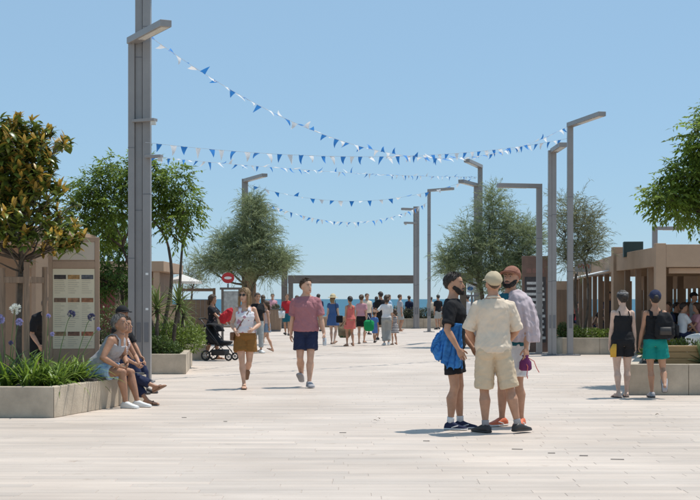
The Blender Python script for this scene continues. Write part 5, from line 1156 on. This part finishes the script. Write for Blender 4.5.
rb_ = bundle('red_bag', 'puffy bright red bag on the pushchair hood', 'bag', [((gx(224, Dp), Dp-.1, .93), (.06, 0, 0), (0, .06, 0)), ((gx(225, Dp), Dp-.1, 1.0), (.12, 0, -.03), (0, .10, 0)), ((gx(227, Dp), Dp-.1, 1.14), (.15, 0, .04), (0, .10, 0)), ((gx(229, Dp), Dp-.1, 1.25), (.07, 0, .02), (0, .05, 0))], redc, .022, 5, .013, .16, 5)
# --- walkers in the middle distance
def walker(label, px, py, head, H, sex, near=3, skin_='tan', **k):
    D = gd(py); ph = k.pop('phase', 1); D += .0
    d = dict(al=(.07, .14*ph, .085), ar=(-.07, -.17*ph, .11), pr=-18 if ph > 0 else 0, wl=(.22, -.06*ph, .82), wr=(-.22, .12*ph, .84)); d.update(k); return person(label, gx(px, D), D, head, H, sex, near, skin_, **d)
walker('woman in black top and grey trousers behind the floral top woman', 257.5, 353, 20, 1.66, 'f', 2, 'tan', outfit=[('tee', black, .4, .96, .012), ('shorts', gtr, .9, .03)], hair=('tail', 'brown'), shoes=('shoe', white_s, white_s))
walker('slim girl in pale top and denim skirt striding aside', 266, 352.5, -70, 1.45, 'f', 2, 'light', outfit=[('tank', cloth('pale_pink', (.62, .5, .48)), 1.0, .012, .03), ('skirt', denim, .70, .05, 1.06)], hair=('long', 'brown', .24), shoes=('sandal', tan_l), al=(.07, .22, .085), ar=(-.07, -.26, .12), pr=-25)
walker('person in red tee and teal shorts coming from the sea', 287, 335.5, 0, 1.70, 'm', 3, outfit=[('tee', redc, .45, .95, .012), ('shorts', tealb, .4, .04)], hair=('short', 'brown'), shoes=('shoe', leather, leather))
t = thing('white_bag', 'white and teal beach bag beside the person in red', 'bag', (gx(282, gd(335.5)), gd(335.5)-.1, .72)); m = MB(); m.loft([((0, 0, 0), (.12, 0, 0), (0, .06, 0)), ((0, 0, .3), (.15, 0, 0), (0, .08, 0))], 14, True, 3); m.build('sack', white, t, smooth=True); m = MB(); m.tube([(-.12, 0, .29), (0, 0, .48), (.12, 0, .29)], .012, 6); m.build('handle', teal, t, smooth=True)
walker('person in a faded pink shirt behind the square timber box', 272.5, 330.0, 10, 1.74, 'm', 3, outfit=[('tee', pink, .4, .95, .012), ('shorts', greyc, .45, .04)], hair=('short', 'brown'))
walker('woman in short blue dress with a straw hat walking to the sea', 333, 344.0, 165, 1.66, 'f', 3, 'pale', outfit=[('dress', blued, .66, .06, .22)], hair=('long', 'blond', .18), cap=(straw, 'hat'), shoes=('sandal', tan_l), phase=.5)
t = thing('handbag', 'black handbag on the hip of the blue dress woman', 'bag', (gx(339.5, 44.8), 44.75, .72)); MB().box((0, 0, .12), (.22, .10, .24)).build('body', black, t, bevel=.03); m = MB(); m.tube([(-.07, 0, .23), (-.12, .05, .5), (-.14, .08, .74)], .01, 6); m.build('strap', black, t, smooth=True)
walker('woman in a coral playsuit with a dark strap across her back', 350, 346.2, 205, 1.58, 'f', 3, 'tan', outfit=[('tank', coral, .96, .03, .04), ('skirt', coral, .62, .06, 1.05), ('strap', black)], hair=('bun', 'black'), shoes=('sandal', tan_l), phase=.7)
t = thing('beach_bag', 'bulky patterned beach bag hanging beside the coral playsuit', 'bag', (gx(344.5, 43.6), 43.6, .26)); m = MB(); m.loft([((0, 0, 0), (.14, 0, 0), (0, .09, 0)), ((0, 0, .08), (.2, 0, 0), (0, .12, 0)), ((0, 0, .36), (.22, 0, 0), (0, .12, 0))], 16, True, 3); m.build('body', cloth('bag_pattern', (.20, .16, .10), col2=(.04, .09, .05), pat=('v', 9, None, .3)), t, smooth=True); m = MB(); m.tube([(-.14, 0, .35), (.05, 0, .60), (.14, 0, .35)], .014, 6); m.build('handle', tan_l, t, smooth=True)
walker('woman in pink tee and black shorts with tied up hair', 361.5, 343.6, 165, 1.64, 'f', 3, 'light', outfit=[('tee', pink, .35, 1.0, .012), ('shorts', black, .34, .035, 1.08)], hair=('bun', 'brown'), shoes=('sandal', leather), phase=-.6)
t = thing('green_bag', 'bright green beach bag carried beside the black shorts', 'bag', (gx(369, 44), 44.1, .46)); m = MB(); m.loft([((0, 0, 0), (.10, 0, 0), (0, .08, 0)), ((0, 0, .07), (.16, 0, 0), (0, .11, 0)), ((0, 0, .30), (.17, 0, 0), (0, .11, 0)), ((0, 0, .36), (.10, 0, 0), (0, .07, 0))], 16, True, 2.6); m.build('body', cloth('green', (.015, .30, .10)), t, smooth=True); m = MB(); m.tube([(-.07, 0, .35), (-.02, 0, .52), (.05, 0, .35)], .012, 6); m.build('handle', white, t, smooth=True)
walker('small boy in blue tee and blue shorts', 374.5, 342.8, 150, 1.05, 'm', 3, 'tan', child=True, outfit=[('tee', boyb, .4, .92, .015), ('shorts', boyb, .42, .04)], hair=('short', 'brown'), shoes=('shoe', leather, leather), phase=.8)
walker('tall man in black tee and dark shorts beside the small boy', 380.5, 340.0, 200, 1.76, 'm', 3, 'tan', outfit=[('tee', black, .42, .93, .015), ('shorts', black, .42, .04)], hair=('short', 'black'), shoes=('shoe', leather, leather), phase=.8)
walker('woman in white blouse and grey trousers with one arm raised', 386.5, 345.5, 184, 1.62, 'f', 3, 'light', outfit=[('tee', white, .45, .98, .012), ('shorts', gtr, .92, .035)], hair=('long', 'brown', .14), shoes=('shoe', white_s, white_s), wl=(.42, .18, 1.22), el=(1, 0, -1), phase=.4)
walker('little girl in a striped dress at the end of the group', 394.5, 344.8, 215, 1.14, 'f', 3, 'light', child=True, outfit=[('dress', strp, .60, .07, 0)], hair=('long', 'brown', .16), shoes=('sandal', tan_l), phase=.5)
walker('man in a grey tee standing by the sea planter', 400, 331.5, 110, 1.70, 'm', 3, 'tan', outfit=[('tee', greyc, .42, .93, .012), ('shorts', gtr, .42, .04)], hair=('short', 'brown'), phase=.1)
walker('man in dark blue tee leaning by the sea wall', 409, 327.9, 200, 1.66, 'm', 3, 'tan', outfit=[('tee', navy, .42, .93, .012), ('shorts', greyc, .42, .04)], hair=('short', 'brown'), phase=.1)
walker('person in a navy top looking at the sea between the group', 376.5, 328.0, 170, 1.62, 'f', 3, 'tan', outfit=[('tee', navy, .42, .93, .012), ('shorts', denim, .42, .04)], hair=('long', 'black', .15), phase=.2)
walker('person in sand coloured clothes beyond the thin lamp', 431, 328.0, 160, 1.60, 'm', 3, 'tan', outfit=[('tee', sand, .42, .93, .012), ('shorts', greyc, .42, .04)], hair=('short', 'black'), phase=.1)
walker('person in coral top far off beside the timber beam post', 302.0, 328.6, 200, 1.66, 'f', 3, 'light', outfit=[('tee', coral, .42, .93, .012), ('shorts', denim, .45, .04)], hair=('long', 'blond', .15), phase=.3)
walker('person in white tee seen between the man in black and the lamp', 467.5, 336.0, 190, 1.66, 'm', 3, 'tan', outfit=[('tee', white, .45, .93, .015), ('shorts', navy, .45, .04)], hair=('short', 'black'), phase=.3)
for lab, px, py, hd, H_, sx, tp, bt, hr in (
    ('woman in white tank top coming up beside the timber beam post', 297.0, 334.0, 5, 1.64, 'f', white, denim, 'brown'),
    ('man in navy tee half hidden behind the dusty rose tee', 318.5, 332.0, 170, 1.72, 'm', navy, gtr, 'black'),
    ('man in sand tee beyond the green bag', 367.0, 334.5, 20, 1.72, 'm', sand, navy, 'brown'),
    ('man in pale blue tee beside the sea planter corner', 389.0, 331.0, 120, 1.70, 'm', sky_b, navy, 'brown'),
    ('person in dark tee near the thin lamp at the sea wall', 438.0, 329.5, 200, 1.70, 'm', black, gtr, 'black'),
    ('woman in teal top walking beyond the slim girl', 263.0, 338.0, 185, 1.64, 'f', tealb, sand, 'brown')):
    walker(lab, px, py, hd, H_, sx, 3, 'tan', outfit=[('tee', tp, .40, .94, .014), ('shorts', bt, .42, .04)], hair=('short' if sx == 'm' else 'long', hr), shoes=('shoe', leather, leather), phase=random.uniform(-1, 1))
# --- guests under the pavilion roof
def guest(label, px, D, head, top, bottom, hair='black', sex='m', skin_='tan', **k):
    X = gx(px, D); chair('dark cafe chair carrying the '+label.split(' seated')[0], X, D, R(head+180)+math.pi, dark_plastic, .012, 'dark chairs under the pavilion roof')
    person(label, X, D, head, 1.70, sex, 3, skin_, z=.012, wl=(.16, .38, .66), wr=(-.16, .38, .66), el=(1, -.5, 0), er=(-1, -.5, 0), al=(.1, .46, .08), ar=(-.1, .46, .08), off=(0, .02, .46/(1.70/1.78)-.835+.02), lean=6, outfit=[('tee', top, .42, .93, .012), ('shorts', bottom, .5, .03)], hair=('short' if sex == 'm' else 'long', hair), shoes=('shoe', leather, leather), **k)
guest('guest in white tee seated under the pavilion roof', 681, 36.4, 100, white, navy)
guest('guest in dark navy tee seated facing the white tee guest', 668, 36.9, -30, navy, greyc, 'brown')
guest('guest in black seated at the back of the pavilion terrace', 674, 38.6, 60, black, black)
guest('guest with a coral tee seated near the pavilion pillar', 690, 38.0, -60, coral, denim, 'brown', 'f')
guest('guest in grey tee seated at the open pavilion front', 661, 37.6, 200, greyc, black, 'black')
guest('guest in pink tee seated beside the waiter', 699, 36.6, -80, pink, denim, 'brown', 'f')
guest('guest in black top with brown hair seated next to the pillar', 655, 36.3, 90, black, denim, 'brown', 'f')
guest('guest in pale blue tee seated deep in the terrace shade', 684, 40.0, 10, sky_b, navy, 'brown')
guest('guest in teal tee seated at the terrace counter', 668, 41.2, 150, tealb, black, 'black')
guest('guest in red tee seated at the far end of the pavilion', 578.5, 58.2, 20, redc, navy)
guest('guest in dark clothes seated behind the pavilion fins', 604, 48.5, -60, black, navy, 'brown')
person('waiter in a grey shirt and dark cap standing on the terrace', gx(694, 37.4), 37.4, 60, 1.66, 'm', 3, 'tan', z=.012, wl=(.15, .3, 1.05), wr=(-.15, .3, 1.05), outfit=[('tee', gtr, .5, .93, .012), ('shorts', black, .9, .03)], hair=('short', 'black'), cap=(black,), shoes=('shoe', leather, leather))
person('guest in dark tee standing behind the far pavilion fins', gx(609.5, 46), 46, 30, 1.72, 'm', 3, 'tan', z=.012, outfit=[('tee', navy, .42, .93, .012), ('shorts', black, .5, .03)], hair=('short', 'black'), shoes=('shoe', leather, leather))
table('round white table among the seated pavilion guests', gx(676, 37.5)+.1, 37.6, .012)
table('round white table at the far end of the pavilion', gx(582, 57.6)+.5, 57.8, .012)
# fallen leaves on the paving
dl = M('dry_leaf', (.10, .07, .04), .8, .3, 20)
for k, (px, py) in enumerate(((373.5, 422.5), (378.5, 420.5), (659, 416.5))):
    D = gd(py); o = strap_leaf(.055, .03, 1.0, 4, .4).build('fallen_leaf', dl); o.location = (gx(px, D), D, .03); o.rotation_euler = (R(8*k), R(-14), R(70*k)); tag(o, ('small dry brown leaf lying flat on the open paving', 'dry leaf just beyond another on the open paving', 'single dry leaf on the paving in front of the two women')[k], 'leaf', 'dry leaves on the paving')
finish_people()
